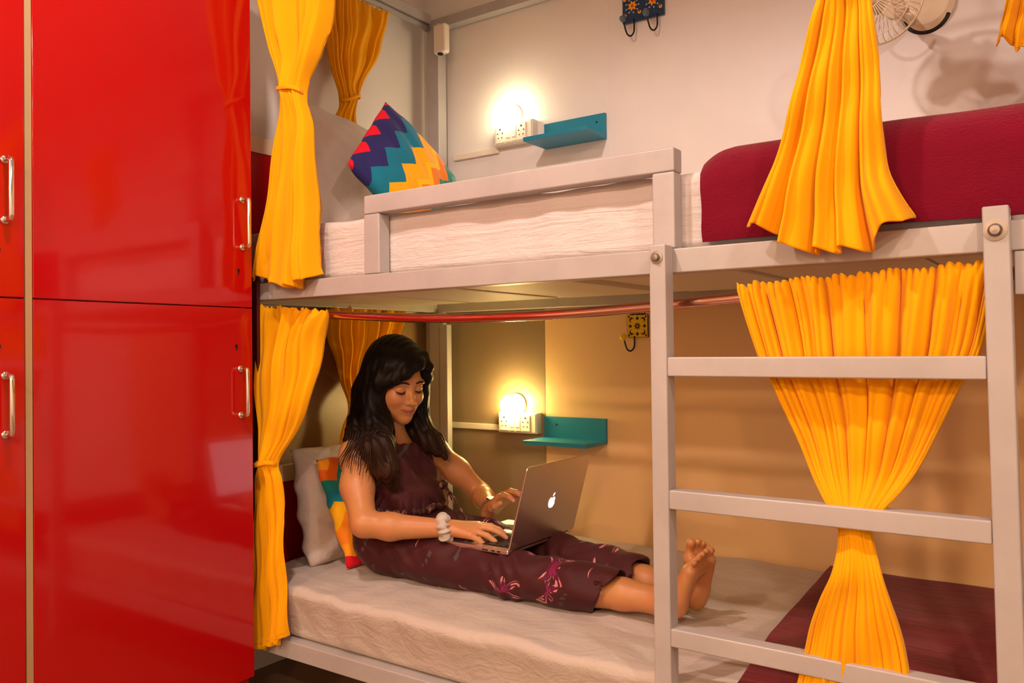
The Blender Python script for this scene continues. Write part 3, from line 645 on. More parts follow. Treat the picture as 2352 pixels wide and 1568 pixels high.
# ------------------------------------------------------------------ lights
WARM = (1.0, .69, .54)
def clight(x, y, e, r=.05, col=WARM):
    t = thing('ceiling_or_fill_light', 'round ceiling or fill light near x %.1f' % x, 'ceiling light', (x, y, 2.42), 'round ceiling lights of the dormitory')
    t['label'] = 'round white ceiling or added fill light of the dormitory, out of the photo'
    MB().lathe([(.09, 0), (.09, .012), (.078, .016)], (x, y, 2.4195), (0, 0, -1), 36).build('housing', M['plastic'], t)
    ld = bpy.data.lights.new('lamp', 'SPOT'); ld.energy = e; ld.color = col; ld.shadow_soft_size = r; ld.spot_size = math.radians(172); ld.spot_blend = .3
    lo = bpy.data.objects.new('lamp', ld); COL.objects.link(lo); lo.parent = t; lo.location = (0, 0, -.03)
    return t
clight(-1.10, .66, 74, .035, (1, .76, .66))
clight(.55, .62, 56, .045, (1, .76, .66))
clight(-1.10, -1.1, 110, .06)
clight(.60, -1.1, 120, .06)
clight(-1.4, -2.85, 150, .08, (1, .60, .30))  # added orange fill, not a known fixture, tints the lower bunk wall
clight(1.1, -2.85, 185, .08, (1, .60, .30))  # second added orange fill for the lower bunk wall
w = bpy.data.worlds.new('world'); SC.world = w; w.use_nodes = True
w.node_tree.nodes['Background'].inputs[0].default_value = (1, .6, .4, 1); w.node_tree.nodes['Background'].inputs[1].default_value = .02
# ====================================================================== the seated woman
class Field:
    def __init__(s, lo, hi, h):
        s.lo = np.array(lo, float); s.h = h; s.n = np.ceil((np.array(hi)-s.lo)/h).astype(int)+1
        s.a = np.full(tuple(s.n), .05, np.float32)
    def win(s, lo, hi):
        i0 = np.maximum(0, np.floor((np.array(lo)-s.lo)/s.h).astype(int)); i1 = np.minimum(s.n, np.ceil((np.array(hi)-s.lo)/s.h).astype(int)+1)
        if np.any(i1 <= i0): return None
        sl = tuple(slice(a, b) for a, b in zip(i0, i1))
        ax = [(np.arange(a, b)*s.h+l).astype(np.float32) for a, b, l in zip(i0, i1, s.lo)]
        return sl, ax[0][:, None, None], ax[1][None, :, None], ax[2][None, None, :]
    def put(s, sl, d, k, op='add'):
        a = s.a[sl]
        if op == 'add':
            h = np.maximum(k-np.abs(a-d), 0)/k; s.a[sl] = np.minimum(a, d)-h*h*k*.25
        else:
            d = -d; h = np.maximum(k-np.abs(a-d), 0)/k; s.a[sl] = np.maximum(a, d)+h*h*k*.25
    def cap(s, p, q, r0, r1, k=.012, op='add', sq=None):
        """tapered capsule; sq=(axis, factor) flattens the distance along a world axis"""
        p, q = np.array(p, float), np.array(q, float); m = max(r0, r1)*(1.0 if sq is None else max(1, 1/sq[1]))+k+.03
        w = s.win(np.minimum(p, q)-m, np.maximum(p, q)+m)
        if w is None: return s
        sl, X, Y, Z = w
        ab = q-p; L = max(1e-9, ab@ab)
        t = np.clip(((X-p[0])*ab[0]+(Y-p[1])*ab[1]+(Z-p[2])*ab[2])/L, 0, 1)
        dx, dy, dz = X-p[0]-t*ab[0], Y-p[1]-t*ab[1], Z-p[2]-t*ab[2]
        if sq is not None:
            n = np.array(sq[0], float); n /= np.linalg.norm(n); dn = dx*n[0]+dy*n[1]+dz*n[2]
            d2 = dx*dx+dy*dy+dz*dz-dn*dn+(dn*sq[1])**2
        else: d2 = dx*dx+dy*dy+dz*dz
        s.put(sl, (np.sqrt(d2)-(r0+(r1-r0)*t)).astype(np.float32), k, op); return s
    def line(s, pts, rs, k=.012, **kw):
        for i in range(len(pts)-1): s.cap(pts[i], pts[i+1], rs[i], rs[i+1], k, **kw)
        return s
    def ell(s, c, r, R=None, k=.015, op='add'):
        c, r = np.array(c, float), np.array(r, float); m = r.max()+k+.03
        w = s.win(c-m, c+m)
        if w is None: return s
        sl, X, Y, Z = w; X, Y, Z = X-c[0], Y-c[1], Z-c[2]
        if R is not None: X, Y, Z = (X*R[0, i]+Y*R[1, i]+Z*R[2, i] for i in range(3))
        k0 = np.sqrt((X/r[0])**2+(Y/r[1])**2+(Z/r[2])**2)+1e-6; k1 = np.sqrt((X/r[0]**2)**2+(Y/r[1]**2)**2+(Z/r[2]**2)**2)+1e-6
        s.put(sl, (k0*(k0-1)/k1).astype(np.float32), k, op); return s
    def half(s, p, n, k=.004):
        """keep only the side the normal points away from"""
        sl, X, Y, Z = s.win(s.lo, s.lo+s.n*s.h); n = np.array(n, float); n /= np.linalg.norm(n)
        d = ((X-p[0])*n[0]+(Y-p[1])*n[1]+(Z-p[2])*n[2]).astype(np.float32)
        s.a = np.maximum(s.a, d); return s
    def noise(s, fn):
        sl, X, Y, Z = s.win(s.lo, s.lo+s.n*s.h); m = np.abs(s.a) < .03
        s.a = np.where(m, s.a+fn(X, Y, Z).astype(np.float32), s.a); return s
    def mesh(s, name):
        a = s.a; S = a < 0; nx, ny, nz = a.shape
        c = [S[i:nx-1+i, j:ny-1+j, k:nz-1+k] for i in (0, 1) for j in (0, 1) for k in (0, 1)]
        an = c[0].copy(); al = c[0].copy()
        for q in c[1:]: an |= q; al &= q
        act = an & ~al; idx = np.full(act.shape, -1, np.int32); I = np.argwhere(act); idx[act] = np.arange(len(I))
        V = np.zeros((len(I), 3)); W = np.zeros(len(I))
        cor = [(i, j, k) for i in (0, 1) for j in (0, 1) for k in (0, 1)]
        val = {q: a[I[:, 0]+q[0], I[:, 1]+q[1], I[:, 2]+q[2]].astype(float) for q in cor}
        for p in cor:
            for ax in range(3):
                if p[ax]: continue
                q = list(p); q[ax] = 1; q = tuple(q); v0, v1 = val[p], val[q]
                m = (v0 < 0) != (v1 < 0); t = np.where(m, v0/np.where(m, v0-v1, 1), 0)
                pt = np.array(p, float)[None, :].repeat(len(I), 0); pt[:, ax] += t
                V[m] += pt[m]; W[m] += 1
        V = (V/W[:, None]+I)*s.h+s.lo
        F = []
        for ax in range(3):
            b, c2 = (ax+1) % 3, (ax+2) % 3
            lo = [slice(None)]*3; hi = [slice(None)]*3; lo[ax] = slice(0, -1); hi[ax] = slice(1, None)
            E = S[tuple(lo)] != S[tuple(hi)]
            P = np.argwhere(E); P = P[(P[:, b] > 0) & (P[:, c2] > 0) & (P[:, b] < a.shape[b]-1) & (P[:, c2] < a.shape[c2]-1)]
            ins = S[P[:, 0], P[:, 1], P[:, 2]]
            def g(db, dc):
                Q = P.copy(); Q[:, b] -= db; Q[:, c2] -= dc; return idx[Q[:, 0], Q[:, 1], Q[:, 2]]
            q = np.stack([g(1, 1), g(0, 1), g(0, 0), g(1, 0)], 1); q[~ins] = q[~ins][:, ::-1]; F.append(q)
        F = np.concatenate(F)
        me = bpy.data.meshes.new(name); me.vertices.add(len(V)); me.vertices.foreach_set('co', V.astype(np.float32).ravel())
        me.loops.add(len(F)*4); me.loops.foreach_set('vertex_index', F.ravel().astype(np.int32))
        me.polygons.add(len(F)); me.polygons.foreach_set('loop_start', np.arange(0, len(F)*4, 4, dtype=np.int32)); 
        me.polygons.foreach_set('use_smooth', np.ones(len(F), bool)); me.update(calc_edges=True); me.validate()
        return me, V
def A(*a): return np.array(a, float)
def nrmz(v): v = np.array(v, float); return v/np.linalg.norm(v)

# ---- skeleton (metres, from the place of each joint above the mattress)
PEL = A(-1.715, 1.865, .445)
SPN = A(-1.745, 1.865, .575); CHS = A(-1.765, 1.868, .665); NKB = A(-1.755, 1.868, .745)
nSH = A(-1.765, 1.722, .695); nEL = A(-1.640, 1.628, .525); nWR = A(-1.447, 1.752, .512)
fSH = A(-1.715, 2.012, .688); fEL = A(-1.600, 2.110, .540); fWR = A(-1.470, 1.990, .522)
nHP = A(-1.690, 1.782, .432); nKN = A(-1.235, 1.775, .412); nAK = A(-.828, 1.800, .402)
fHP = A(-1.690, 1.952, .432); fKN = A(-1.235, 1.975, .420); fAK = A(-.838, 1.905, .402)
# head frame
yaw_h, pit_h, rol_h = math.radians(-13), math.radians(19), math.radians(2)
hf = A(math.cos(pit_h)*math.cos(yaw_h), math.cos(pit_h)*math.sin(yaw_h), -math.sin(pit_h))
hl = nrmz(np.cross([0, 0, 1], hf)); hu = np.cross(hf, hl)
hl, hu = hl*math.cos(rol_h)+hu*math.sin(rol_h), hu*math.cos(rol_h)-hl*math.sin(rol_h)
HR = np.stack([hf, hl, hu], 1)          # columns: forward, left, up
EYE = at(944.5, 896.5, y=1.835)
HC = EYE-hf*.080
def H(x, y, z): return HC+HR@A(x, y, z)

def torso(f, g, cloth=False):
    f.ell(PEL+A(-.005, 0, .005), (.112+g, .165+g, .100+g), k=.03)
    f.ell(SPN+A(.012, 0, -.02), (.092+g, .132+g, .105+g), k=.04)
    f.ell(SPN+A(.035, 0, -.055), (.080+g, .118+g, .07+g), k=.03)
    f.ell(CHS+A(0, 0, -.005), (.084+g, .140+g, .090+g), k=.04)
    for s in (-1, 1): f.ell(CHS+A(.058, s*.062, -.045), (.048+g, .056+g, .050+g), k=.03)
    if not cloth:
        f.cap(CHS+A(-.02, -.11, .06), CHS+A(-.02, .11, .06), .036, .036, k=.05)
        f.cap(NKB+A(-.012, 0, -.03), H(-.030, 0, -.05), .046, .043, k=.03)
    else: f.cap(CHS+A(-.005, -.075, .055), CHS+A(-.005, .075, .055), .046, .046, k=.03)
def legs(f, g, cloth=False):
    for hp, kn, ak in ((nHP, nKN, nAK), (fHP, fKN, fAK)):
        mid = hp*.5+kn*.5+A(0, 0, -.006)
        f.line([hp, mid, kn], [.090+g, .072+g*1.1, .056+g*1.2], k=.02, sq=((0, 0, 1), 1.08))
        if cloth: f.line([kn, kn*.55+ak*.45, kn*.32+ak*.68], [.056+g*1.2, .053+g*1.9, .050+g*2.2], k=.02, sq=((0, 0, 1), 1.08))
        else: f.line([kn, kn*.68+ak*.32+A(0, 0, -.004), kn*.25+ak*.75, ak], [.054, .053, .036, .031], k=.02)
def hand(f, wr, D, N, thumb_side, curls, spread, scale=1.0, thumb=(.8, .55)):
    """D towards the fingers, N out of the back of the hand, thumb_side = +-1 along W"""
    D = nrmz(D); N = nrmz(N-D*(N@D)); W = np.cross(N, D)*thumb_side; tips = []
    kx = [.076, .080, .075, .067]; ky = [.027, .008, -.011, -.029]; ln = [(.036, .023, .018), (.040, .026, .019), (.037, .024, .018), (.029, .018, .016)]
    f.line([wr-D*.02, wr+D*.012], [.024*scale, .023*scale], k=.012, sq=(N, 1.35))
    for i in range(4):
        kn = wr+(D*kx[i]+W*ky[i]-N*(.004*abs(i-1)))*scale; bs = wr+(D*.012+W*ky[i]*.5)*scale
        f.cap(bs, kn, .0135*scale, .0112*scale, k=.014)
        d = nrmz(D+W*spread*(1.3-i)); a = 0; p = kn; r = [.0094, .0086, .0078, .0066]
        if i == 3: r = [v*.88 for v in r]
        for j, l in enumerate(ln[i]):
            a += curls[i][j]; v = d*math.cos(a)-N*math.sin(a); q = p+v*l*scale
            f.cap(p, q, r[j]*scale, r[j+1]*scale, k=.0035); p = q
        tips.append((p, v, N*math.cos(a)+d*math.sin(a)))
    tb = wr+(D*.022+W*.020-N*.008)*scale; t1 = tb+nrmz(D*thumb[0]+W*thumb[1]-N*.35)*.036*scale
    t2 = t1+nrmz(D*1.0+W*thumb[1]*.5-N*.30)*.030*scale; t3 = t2+nrmz(D-W*.05-N*.25)*.024*scale
    f.cap(tb, t1, .0145*scale, .0115*scale, k=.012); f.cap(t1, t2, .0108*scale, .0096*scale, k=.004); f.cap(t2, t3, .0096*scale, .0076*scale, k=.003)
    f.ell(wr+(D*.045+W*.004-N*.007)*scale, (.030*scale,)*3 if False else (.034*scale, .030*scale, .012*scale), np.stack([D, W, N], 1), k=.012)
    tips.append((t3, nrmz(D), N)); return tips
def foot(f, heel, Lx, Nn, lat, s=1.0):
    """Lx heel->toes, Nn out of the sole, lat = +-1 little-toe side"""
    Lx = nrmz(Lx); Nn = nrmz(Nn-Lx*(Nn@Lx)); W = np.cross(Lx, Nn)*lat
    P = lambda l, w, n: heel+(Lx*l+W*w-Nn*n)*s
    f.ell(P(.006, 0, .024), (.034*s, .029*s, .031*s), np.stack([Lx, W, Nn], 1), k=.015)
    f.cap(P(.02, .004, .026), P(.12, .012, .024), .027*s, .024*s, k=.02, sq=(Nn, 1.15))
    f.cap(P(.03, -.004, .040), P(.13, -.018, .026), .024*s, .019*s, k=.02)
    f.cap(P(.135, -.028, .017), P(.128, .030, .014), .018*s, .015*s, k=.016)
    f.cap(P(.10, .026, .014), P(.04, .016, .014), .015*s, .017*s, k=.014)
    tips = []
    for i, (l0, w0, l1, w1, r) in enumerate(((.142, -.029, .186, -.031, .0125), (.146, -.012, .188, -.011, .0086), (.143, .002, .181, .004, .0082), (.137, .015, .171, .018, .0078), (.129, .027, .158, .032, .0078))):
        a, b, c = P(l0, w0, .017), P((l0+l1)/2, (w0+w1)/2, .021), P(l1, w1, .013)
        f.cap(a, b, r*s, r*.86*s, k=.007); f.cap(b, c, r*.84*s, r*1.0*s, k=.003)
        tips.append((c, Lx, -Nn))
    return P, tips

lo, hi = (-1.92, 1.55, .335), (-.62, 2.17, 1.06)
f = Field(lo, hi, .0030)
torso(f, -.008); legs(f, -.004)
# arms
f.line([CHS+A(-.02, -.085, .045), nSH, nSH*.55+nEL*.45+A(-.004, -.004, -.004), nEL], [.040, .043, .044, .036], k=.03)
f.line([nEL, nEL*.68+nWR*.32+A(0, 0, -.004), nWR], [.036, .037, .0235], k=.015)
f.line([CHS+A(-.01, .085, .045), fSH, fSH*.5+fEL*.5, fEL], [.040, .038, .037, .032], k=.03)
f.line([fEL, fEL*.68+fWR*.32, fWR], [.033, .033, .022], k=.015)
ntips = hand(f, nWR+A(.004, .004, 0), A(.82, .34, .04), A(-.10, -.28, .95), 1, [(.18, .30, .25), (.22, .28, .25), (.35, .35, .3), (.45, .40, .3)], .10, 1.0)
ftips = hand(f, fWR, A(.70, -.14, .62), A(-.62, .10, .78), -1, [(.35, .45, .35), (.30, .45, .35), (.35, .5, .35), (.45, .5, .35)], .12, .98, thumb=(.9, .8))
# feet
fP1, ft1 = foot(f, A(-.776, 1.790, .3860), A(.40, .02, .90), A(.90, -.12, -.42), -1, .84)
fP2, ft2 = foot(f, A(-.768, 1.868, .3870), A(.17, -.20, .93), A(.66, -.70, -.28), 1, .86)
f.line([nAK, fP1(.03, 0, .045)], [.031, .030], k=.02); f.line([fAK, fP2(.03, 0, .045)], [.031, .030], k=.02)
# head and face
E_ = lambda c, r, k=.012, op='add', rot=None: f.ell(H(*c), r, HR if rot is None else rot, k, op)
E_((-.018, 0, .032), (.094, .074, .086), .02)
E_((.020, 0, -.020), (.062, .064, .080), .02)
E_((.040, 0, -.060), (.043, .046, .044), .022)
f.cap(H(.030, -.040, -.060), H(.062, 0, -.092), .020, .017, k=.02); f.cap(H(.030, .040, -.060), H(.062, 0, -.092), .020, .017, k=.02)
E_((.068, 0, -.093), (.016, .017, .014), .014)
for s in (-1, 1):
    E_((.056, s*.036, -.030), (.026, .024, .024), .018)      # cheeks
    E_((.062, s*.028, .019), (.020, .026, .010), .014)       # brow
    E_((.083, s*.031, .001), (.014, .0165, .0115), .010, 'sub')
    E_((.0655, s*.031, .000), (.0150, .0165, .0140), .0035)     # lowered lid over the eyeball
f.line([H(.074, 0, .012), H(.086, 0, -.014), H(.097, 0, -.032)], [.0060, .0070, .0088], k=.012)
E_((.099, 0, -.034), (.0092, .0092, .0082), .006)
for s in (-1, 1):
    E_((.088, s*.0115, -.037), (.0085, .0062, .0062), .004); E_((.093, s*.0065, -.0425), (.0035, .0028, .0026), .002, 'sub')
E_((.076, 0, -.062), (.012, .026, .016), .012)
f.line([H(.069, -.028, -.0580), H(.084, -.010, -.0610), H(.0865, 0, -.0625), H(.084, .010, -.0610), H(.069, .028, -.0580)], [.0015, .0038, .0036, .0038, .0015], k=.004)
f.line([H(.069, -.025, -.0605), H(.0825, -.009, -.0700), H(.0845, 0, -.0710), H(.0825, .009, -.0700), H(.069, .025, -.0605)], [.0015, .0046, .0052, .0046, .0015], k=.004)
f.line([H(.074, -.026, -.0595), H(.0885, -.008, -.0655), H(.0905, 0, -.0660), H(.0885, .008, -.0655), H(.074, .026, -.0595)], [.0012, .0011, .0010, .0011, .0012], k=.0025, op='sub')
for s in (-1, 1): E_((-.012, s*.074, -.010), (.017, .007, .028), .006)
# belly of the feet and thighs must not sink far into the sheet
bme, BV = f.mesh('person')
body = bpy.data.objects.new('person', bme); COL.objects.link(body)
tag(body, 'woman with long dark hair and maroon floral jumpsuit, sitting using a laptop', 'person')
# true colours of lips and nails
Lc = (BV-HC)@HR; x, y, z = Lc.T
lipu = ((y/.0285)**2+((z+.0645-.0060*(y/.028)**2)/.0072)**2 < 1) & (x > .066) & (np.abs(x-.08) < .02)
sole = np.zeros(len(BV), bool)
nail = np.zeros(len(BV), bool)
for p, v, n in ntips+ftips:
    d = BV-(p-v*.003); a_ = d@v; b_ = d@n; c2 = np.linalg.norm(d-np.outer(a_, v)-np.outer(b_, n), axis=1)
    nail |= (np.abs(a_) < .0065) & (b_ > .0025) & (c2 < .0048)
for p, v, n in ft1+ft2:
    d = BV-p; nail |= (np.abs(d@v-.002) < .005) & ((d@n) > .0045) & (np.linalg.norm(d, axis=1) < .013)
colr = np.ones((len(BV), 4), np.float32); base = A(.52, .225, .085)
colr[:, :3] = base
colr[lipu, :3] = (.36, .09, .075); colr[nail, :3] = (.60, .16, .13)
at_ = bme.color_attributes.new('col', 'FLOAT_COLOR', 'POINT'); at_.data.foreach_set('color', colr.ravel())
s = NT('skin'); s.setb(rough=.42, spec=.4, sss=.08); s.b.inputs['Subsurface Radius'].default_value = (.01, .004, .002)
va = s.n('ShaderNodeVertexColor', layer_name='col'); n = s.noise(s.coord(), 18, 3)
c = s.mix(.22, va.outputs[0], n.outputs['Color'], 'SOFT_LIGHT'); s.l(c, s.b.inputs['Base Color'])
n2 = s.noise(s.coord(), 220, 2); s.bump(n2.outputs[0], .05, .001); bme.materials.append(s.m)
def kid(o): o.parent = body; return o
from mathutils.bvhtree import BVHTree
BT = BVHTree.FromPolygons([tuple(v) for v in BV], [tuple(p.vertices) for p in bme.polygons])
def onface(yl, zl, off=.0006):
    o = Vector(H(.20, yl, zl)); h_ = BT.ray_cast(o, Vector(-hf)); p = h_[0] if h_[0] else Vector(H(.08, yl, zl)); return tuple(p+Vector(hf)*off)
BLK = simple('dark_brown_hair_fine', '#120b08', .5)
for sd in (-1, 1):
    mb = MB()
    ys = np.linspace(.012, .050, 14); pts = [onface(sd*v, .0195+.0065*math.sin(PI*(v-.008)/.05)-.004*((v-.012)/.038)**2, .0004) for v in ys]
    mb.tube(pts, [.0014+.0018*math.sin(PI*min(1, (i+2)/14)) for i in range(14)], 8)
    kid(mb.build('eyebrow', BLK, smooth=True))
for sd in (-1, 1):
    mb = MB()
    ys = np.linspace(.0175, .0455, 14); q = lambda v: -.0045-.0038*math.sin(PI*(v-.0175)/.028)
    pts = [onface(sd*v, q(v), .0003) for v in ys]; mb.tube(pts, [.0011+.0017*math.sin(PI*(i+1)/15) for i in range(14)], 8)
    for v in np.linspace(.020, .046, 15):
        p = A(*onface(sd*v, q(v), .0002)); e = p+hf*.0055-hu*.0045+hl*sd*.003*(v-.03)/.015; mb.tube([p, (p+e)/2-hu*.0008, e], [.00045, .0004, .0002], 5)
    kid(mb.build('eyelashes', BLK, smooth=True))

# ---- jumpsuit
c = Field((-1.93, 1.62, .338), (-.86, 2.12, .80), .0034)
torso(c, .007, True); legs(c, .006, True)
c.ell(A(-1.60, 1.868, .440), (.10, .13, .05), k=.03)             # cloth bridging over the lap
c.a_ = None
c.cap(A(-1.66, 1.80, .562), A(-1.66, 1.93, .562), .046, .046, k=.02)   # bloused waist
c.cap(A(-1.655, 1.79, .548-.022), A(-1.655, 1.94, .548-.022), .001, .001, k=.01)
# necklines and armholes
c.ell(NKB+A(.036, 0, .030), (.070, .076, .066), k=.006, op='sub')
c.ell(nSH+A(.0, -.012, .02), (.066, .052, .085), k=.006, op='sub'); c.ell(fSH+A(0, .012, .02), (.066, .052, .085), k=.006, op='sub')
# hems
nh, fh = A(-.955, 1.79, .42), A(-.925, 1.94, .42)
sl, X, Y, Z = c.win(c.lo, c.lo+c.n*c.h)
hemx = np.where(Y < 1.872, -.982+.62*(Z-.38), -.955+.2*(Z-.38)); c.a = np.maximum(c.a, (X-hemx).astype(np.float32)+0*Z.astype(np.float32)+0*Y.astype(np.float32))
# open the hems so the leg shows inside
for kn, ak, hx in ((nKN, nAK, -.98), (fKN, fAK, -.95)):
    t0 = (hx-.05-kn[0])/(ak[0]-kn[0]); t1 = (hx+.10-kn[0])/(ak[0]-kn[0]); c.cap(kn+(ak-kn)*t0, kn+(ak-kn)*t1, .049, .058, k=.004, op='sub')
def folds(X, Y, Z):
    n = .0022*np.sin(46*X+38*Z+2.2*np.sin(19*Y+9*Z))+.0016*np.sin(95*Z-40*X+30*Y+2*np.sin(25*X))
    kneef = .0032*np.exp(-((X+1.24)/.05)**2)*np.sin(150*X+60*Z+3*np.sin(40*Y))
    chest = .0030*np.exp(-((Z-.70)/.06)**2)*np.exp(-((X+1.68)/.09)**2)*np.sin(170*Y+40*Z)
    waist = .0030*np.exp(-((Z-.535)/.03)**2)*np.sin(150*Y+30*np.sin(20*X))*(X > -1.75)
    hip = .0025*np.exp(-((X+1.60)/.09)**2)*np.exp(-((Z-.44)/.07)**2)*np.sin(110*(X+.8*Z)+30*Y)
    return n+kneef+chest+waist+hip
c.noise(folds)
cme, CV = c.mesh('jumpsuit')
s = NT('maroon_floral_crepe'); s.setb(rough=.62, spec=.25, sheen=.05)
tc = s.n('ShaderNodeTexCoord'); sp = s.n('ShaderNodeSeparateXYZ'); s.l(tc.outputs['Object'], sp.inputs[0])
cb = s.n('ShaderNodeCombineXYZ'); s.l(sp.outputs[0], cb.inputs[0]); s.l(s.math('SUBTRACT', sp.outputs[2], s.math('MULTIPLY', sp.outputs[1], .75)), cb.inputs[1])
nz = s.noise(cb.outputs[0], 12, 2); wv = s.n('ShaderNodeVectorMath', operation='MULTIPLY_ADD'); s.l(nz.outputs['Color'], wv.inputs[0]); wv.inputs[1].default_value = (.03, .03, 0); s.l(cb.outputs[0], wv.inputs[2])
vo = s.n('ShaderNodeTexVoronoi', voronoi_dimensions='2D'); vo.inputs['Scale'].default_value = 9.5; vo.inputs['Randomness'].default_value = .75; s.l(wv.outputs[0], vo.inputs['Vector'])
sub = s.n('ShaderNodeVectorMath', operation='SUBTRACT'); s.l(wv.outputs[0], sub.inputs[0]); s.l(vo.outputs['Position'], sub.inputs[1])
s2 = s.n('ShaderNodeSeparateXYZ'); s.l(sub.outputs[0], s2.inputs[0]); hx_, hz_ = s2.outputs[0], s2.outputs[1]
cs = s.n('ShaderNodeSeparateColor'); s.l(vo.outputs['Color'], cs.inputs[0]); rnd = cs.outputs[0]; rnd2 = cs.outputs[1]
ang_ = s.math('ADD', s.math('ARCTAN2', hz_, hx_), s.math('MULTIPLY', rnd2, 6.28)); rr = s.math('SQRT', s.math('ADD', s.math('MULTIPLY', hx_, hx_), s.math('MULTIPLY', hz_, hz_)))
aw = s.math('ADD', ang_, s.math('MULTIPLY', s.math('SUBTRACT', nz.outputs[0], .5), 2.5))
pet = s.math('COSINE', s.math('MULTIPLY', aw, 5.0)); lobe = s.math('MULTIPLY', s.math('ADD', s.math('MULTIPLY', pet, .5), .62), .048)
ins = s.math('LESS_THAN', rr, lobe); edge = s.math('MULTIPLY', ins, s.math('GREATER_THAN', rr, s.math('MULTIPLY', lobe, .50)))
strk = s.math('GREATER_THAN', s.math('COSINE', s.math('ADD', s.math('MULTIPLY', aw, 19), s.math('MULTIPLY', rr, 160))), .05)
isf = s.math('GREATER_THAN', rnd, .28); half_ = s.math('GREATER_THAN', s.math('COSINE', s.math('ADD', ang_, .6)), -.45)
lf = s.math('MULTIPLY', s.math('LESS_THAN', rnd, .28), s.math('MULTIPLY', s.math('LESS_THAN', s.math('ABSOLUTE', s.math('ADD', hx_, s.math('MULTIPLY', hz_, -.6))), .007), s.math('MULTIPLY', s.math('LESS_THAN', rr, .028), s.math('GREATER_THAN', s.math('SINE', s.math('MULTIPLY', nz.outputs[0], 60)), -.2))))
bc = srgb('#43161a'); fm = s.math('MULTIPLY', isf, half_)
res = s.mix(s.math('MULTIPLY', ins, fm), bc, srgb('#5c1236'))
res = s.mix(s.math('MULTIPLY', s.math('MULTIPLY', edge, strk), fm), res, srgb('#c98a80'))
res = s.mix(s.math('MULTIPLY', s.math('MULTIPLY', ins, s.math('LESS_THAN', rr, .012)), fm), res, srgb('#7c1c4a'))
res = s.mix(s.math('MULTIPLY', lf, .8), res, srgb('#4c4a48')); s.l(res, s.b.inputs['Base Color'])
n3 = s.noise(s.coord(), 60, 3); s.bump(n3.outputs[0], .12, .003)
cme.materials.append(s.m); SUIT = s.m
suit = bpy.data.objects.new('jumpsuit', cme); COL.objects.link(suit); kid(suit)
# sash
mb = MB()
ring_ = []
for a in np.linspace(-1.75, 1.75, 40):
    ring_.append(A(-1.745, 1.866, .540)+A(.128*math.cos(a)+.006, .152*math.sin(a), -.012*math.cos(a)+.004*math.sin(9*a)))
mb.tube(ring_, [.010+.0025*math.sin(3*i) for i in range(40)], 10)
kn0 = A(*at(1018, 1112, y=1.925)); mb.lathe([(.004, -.014), (.011, -.009), (.013, 0), (.011, .009), (.003, .014)], kn0, (.6, -.2, .5), 14)
for k, (u_, v_, y_, w_) in enumerate(((1072, 1196, 1.875, .013), (1052, 1192, 1.86, .011), (1030, 1160, 1.86, .010))):
    e_ = A(*at(u_, v_, y=y_)); G = []
    for i in range(18):
        tt = i/17; cpt = kn0*(1-tt)+e_*tt+A(.020, -.016, .008)*math.sin(PI*tt)
        row = [cpt+A(.55, -.60, -.25)*w_*(.35+.75*tt)*u+A(.5, -.3, .5)*.0045*math.cos(3*PI*u+2*tt) for u in np.linspace(-1, 1, 15)]
        G.append([tuple(p) for p in row])
    mb.grid(G)
sm = NT('brown_pink_crepe'); sm.setb(rough=.6, spec=.2); nn = sm.noise(sm.coord(scale=(60, 60, 12)), 1, 3)
sm.l(sm.ramp(nn.outputs[0], [(.40, srgb('#2c1512')), (.52, srgb('#54302a')), (.62, srgb('#9a6a5c'))]), sm.b.inputs['Base Color'])
kid(mb.build('sash', sm.m, smooth=True, solid=.0016))
# scrunchie and watch
def wrist_ring(c0, ax, r, rt_, nm, mat, wob=0, sq=1.0):
    ax = nrmz(ax); u = nrmz(np.cross(ax, [0, 0, 1])); v = np.cross(ax, u); G = []
    for a in np.linspace(0, 2*PI, 73):
        row = []
        for b in np.linspace(0, 2*PI, 17):
            q = rt_*(1+wob*math.sin(9*a+2*math.sin(2*a)+b)*.35+wob*.2*math.sin(21*a))
            p = c0+(u*math.cos(a)+v*math.sin(a))*(r+q*math.cos(b))+ax*(q*sq*math.sin(b)+wob*.010*math.sin(a+1)); row.append(tuple(p))
        G.append(row)
    return kid(MB().grid(G).build(nm, mat, smooth=True))
ad = nrmz(nWR-nEL)
wrist_ring(nWR-ad*.006, nrmz(ad+A(.25, -.2, .1)), .027, .0125, 'scrunchie', M['sheet'], 1.0, 1.15)
ad2 = nrmz(fWR-fEL); wc = fWR-ad2*.018
w_ = wrist_ring(wc, ad2, .0255, .0022, 'watch', simple('rose_leather_strap', '#8a5a4a', .5), 0, 4.0)
wn = nrmz(A(.2, -.1, 1)-ad2*(A(.2, -.1, 1)@ad2))
kf = MB().lathe([(.013, 0), (.014, .003), (.013, .006), (.0, .0065)], tuple(wc+wn*.026), tuple(wn), 24).build('watch_case', M['steel'], None, smooth=False); kf.parent = w_

# ---- hair
hfld = Field((-1.93, 1.60, .56), (-1.50, 2.10, 1.07), .0032)
hfld.ell(H(-.022, 0, .040), (.106, .087, .098), HR, k=.02)
hfld.ell(H(-.045, 0, -.010), (.085, .085, .100), HR, k=.03)
hfld.ell(H(.028, 0, .068), (.062, .070, .050), HR, k=.02)
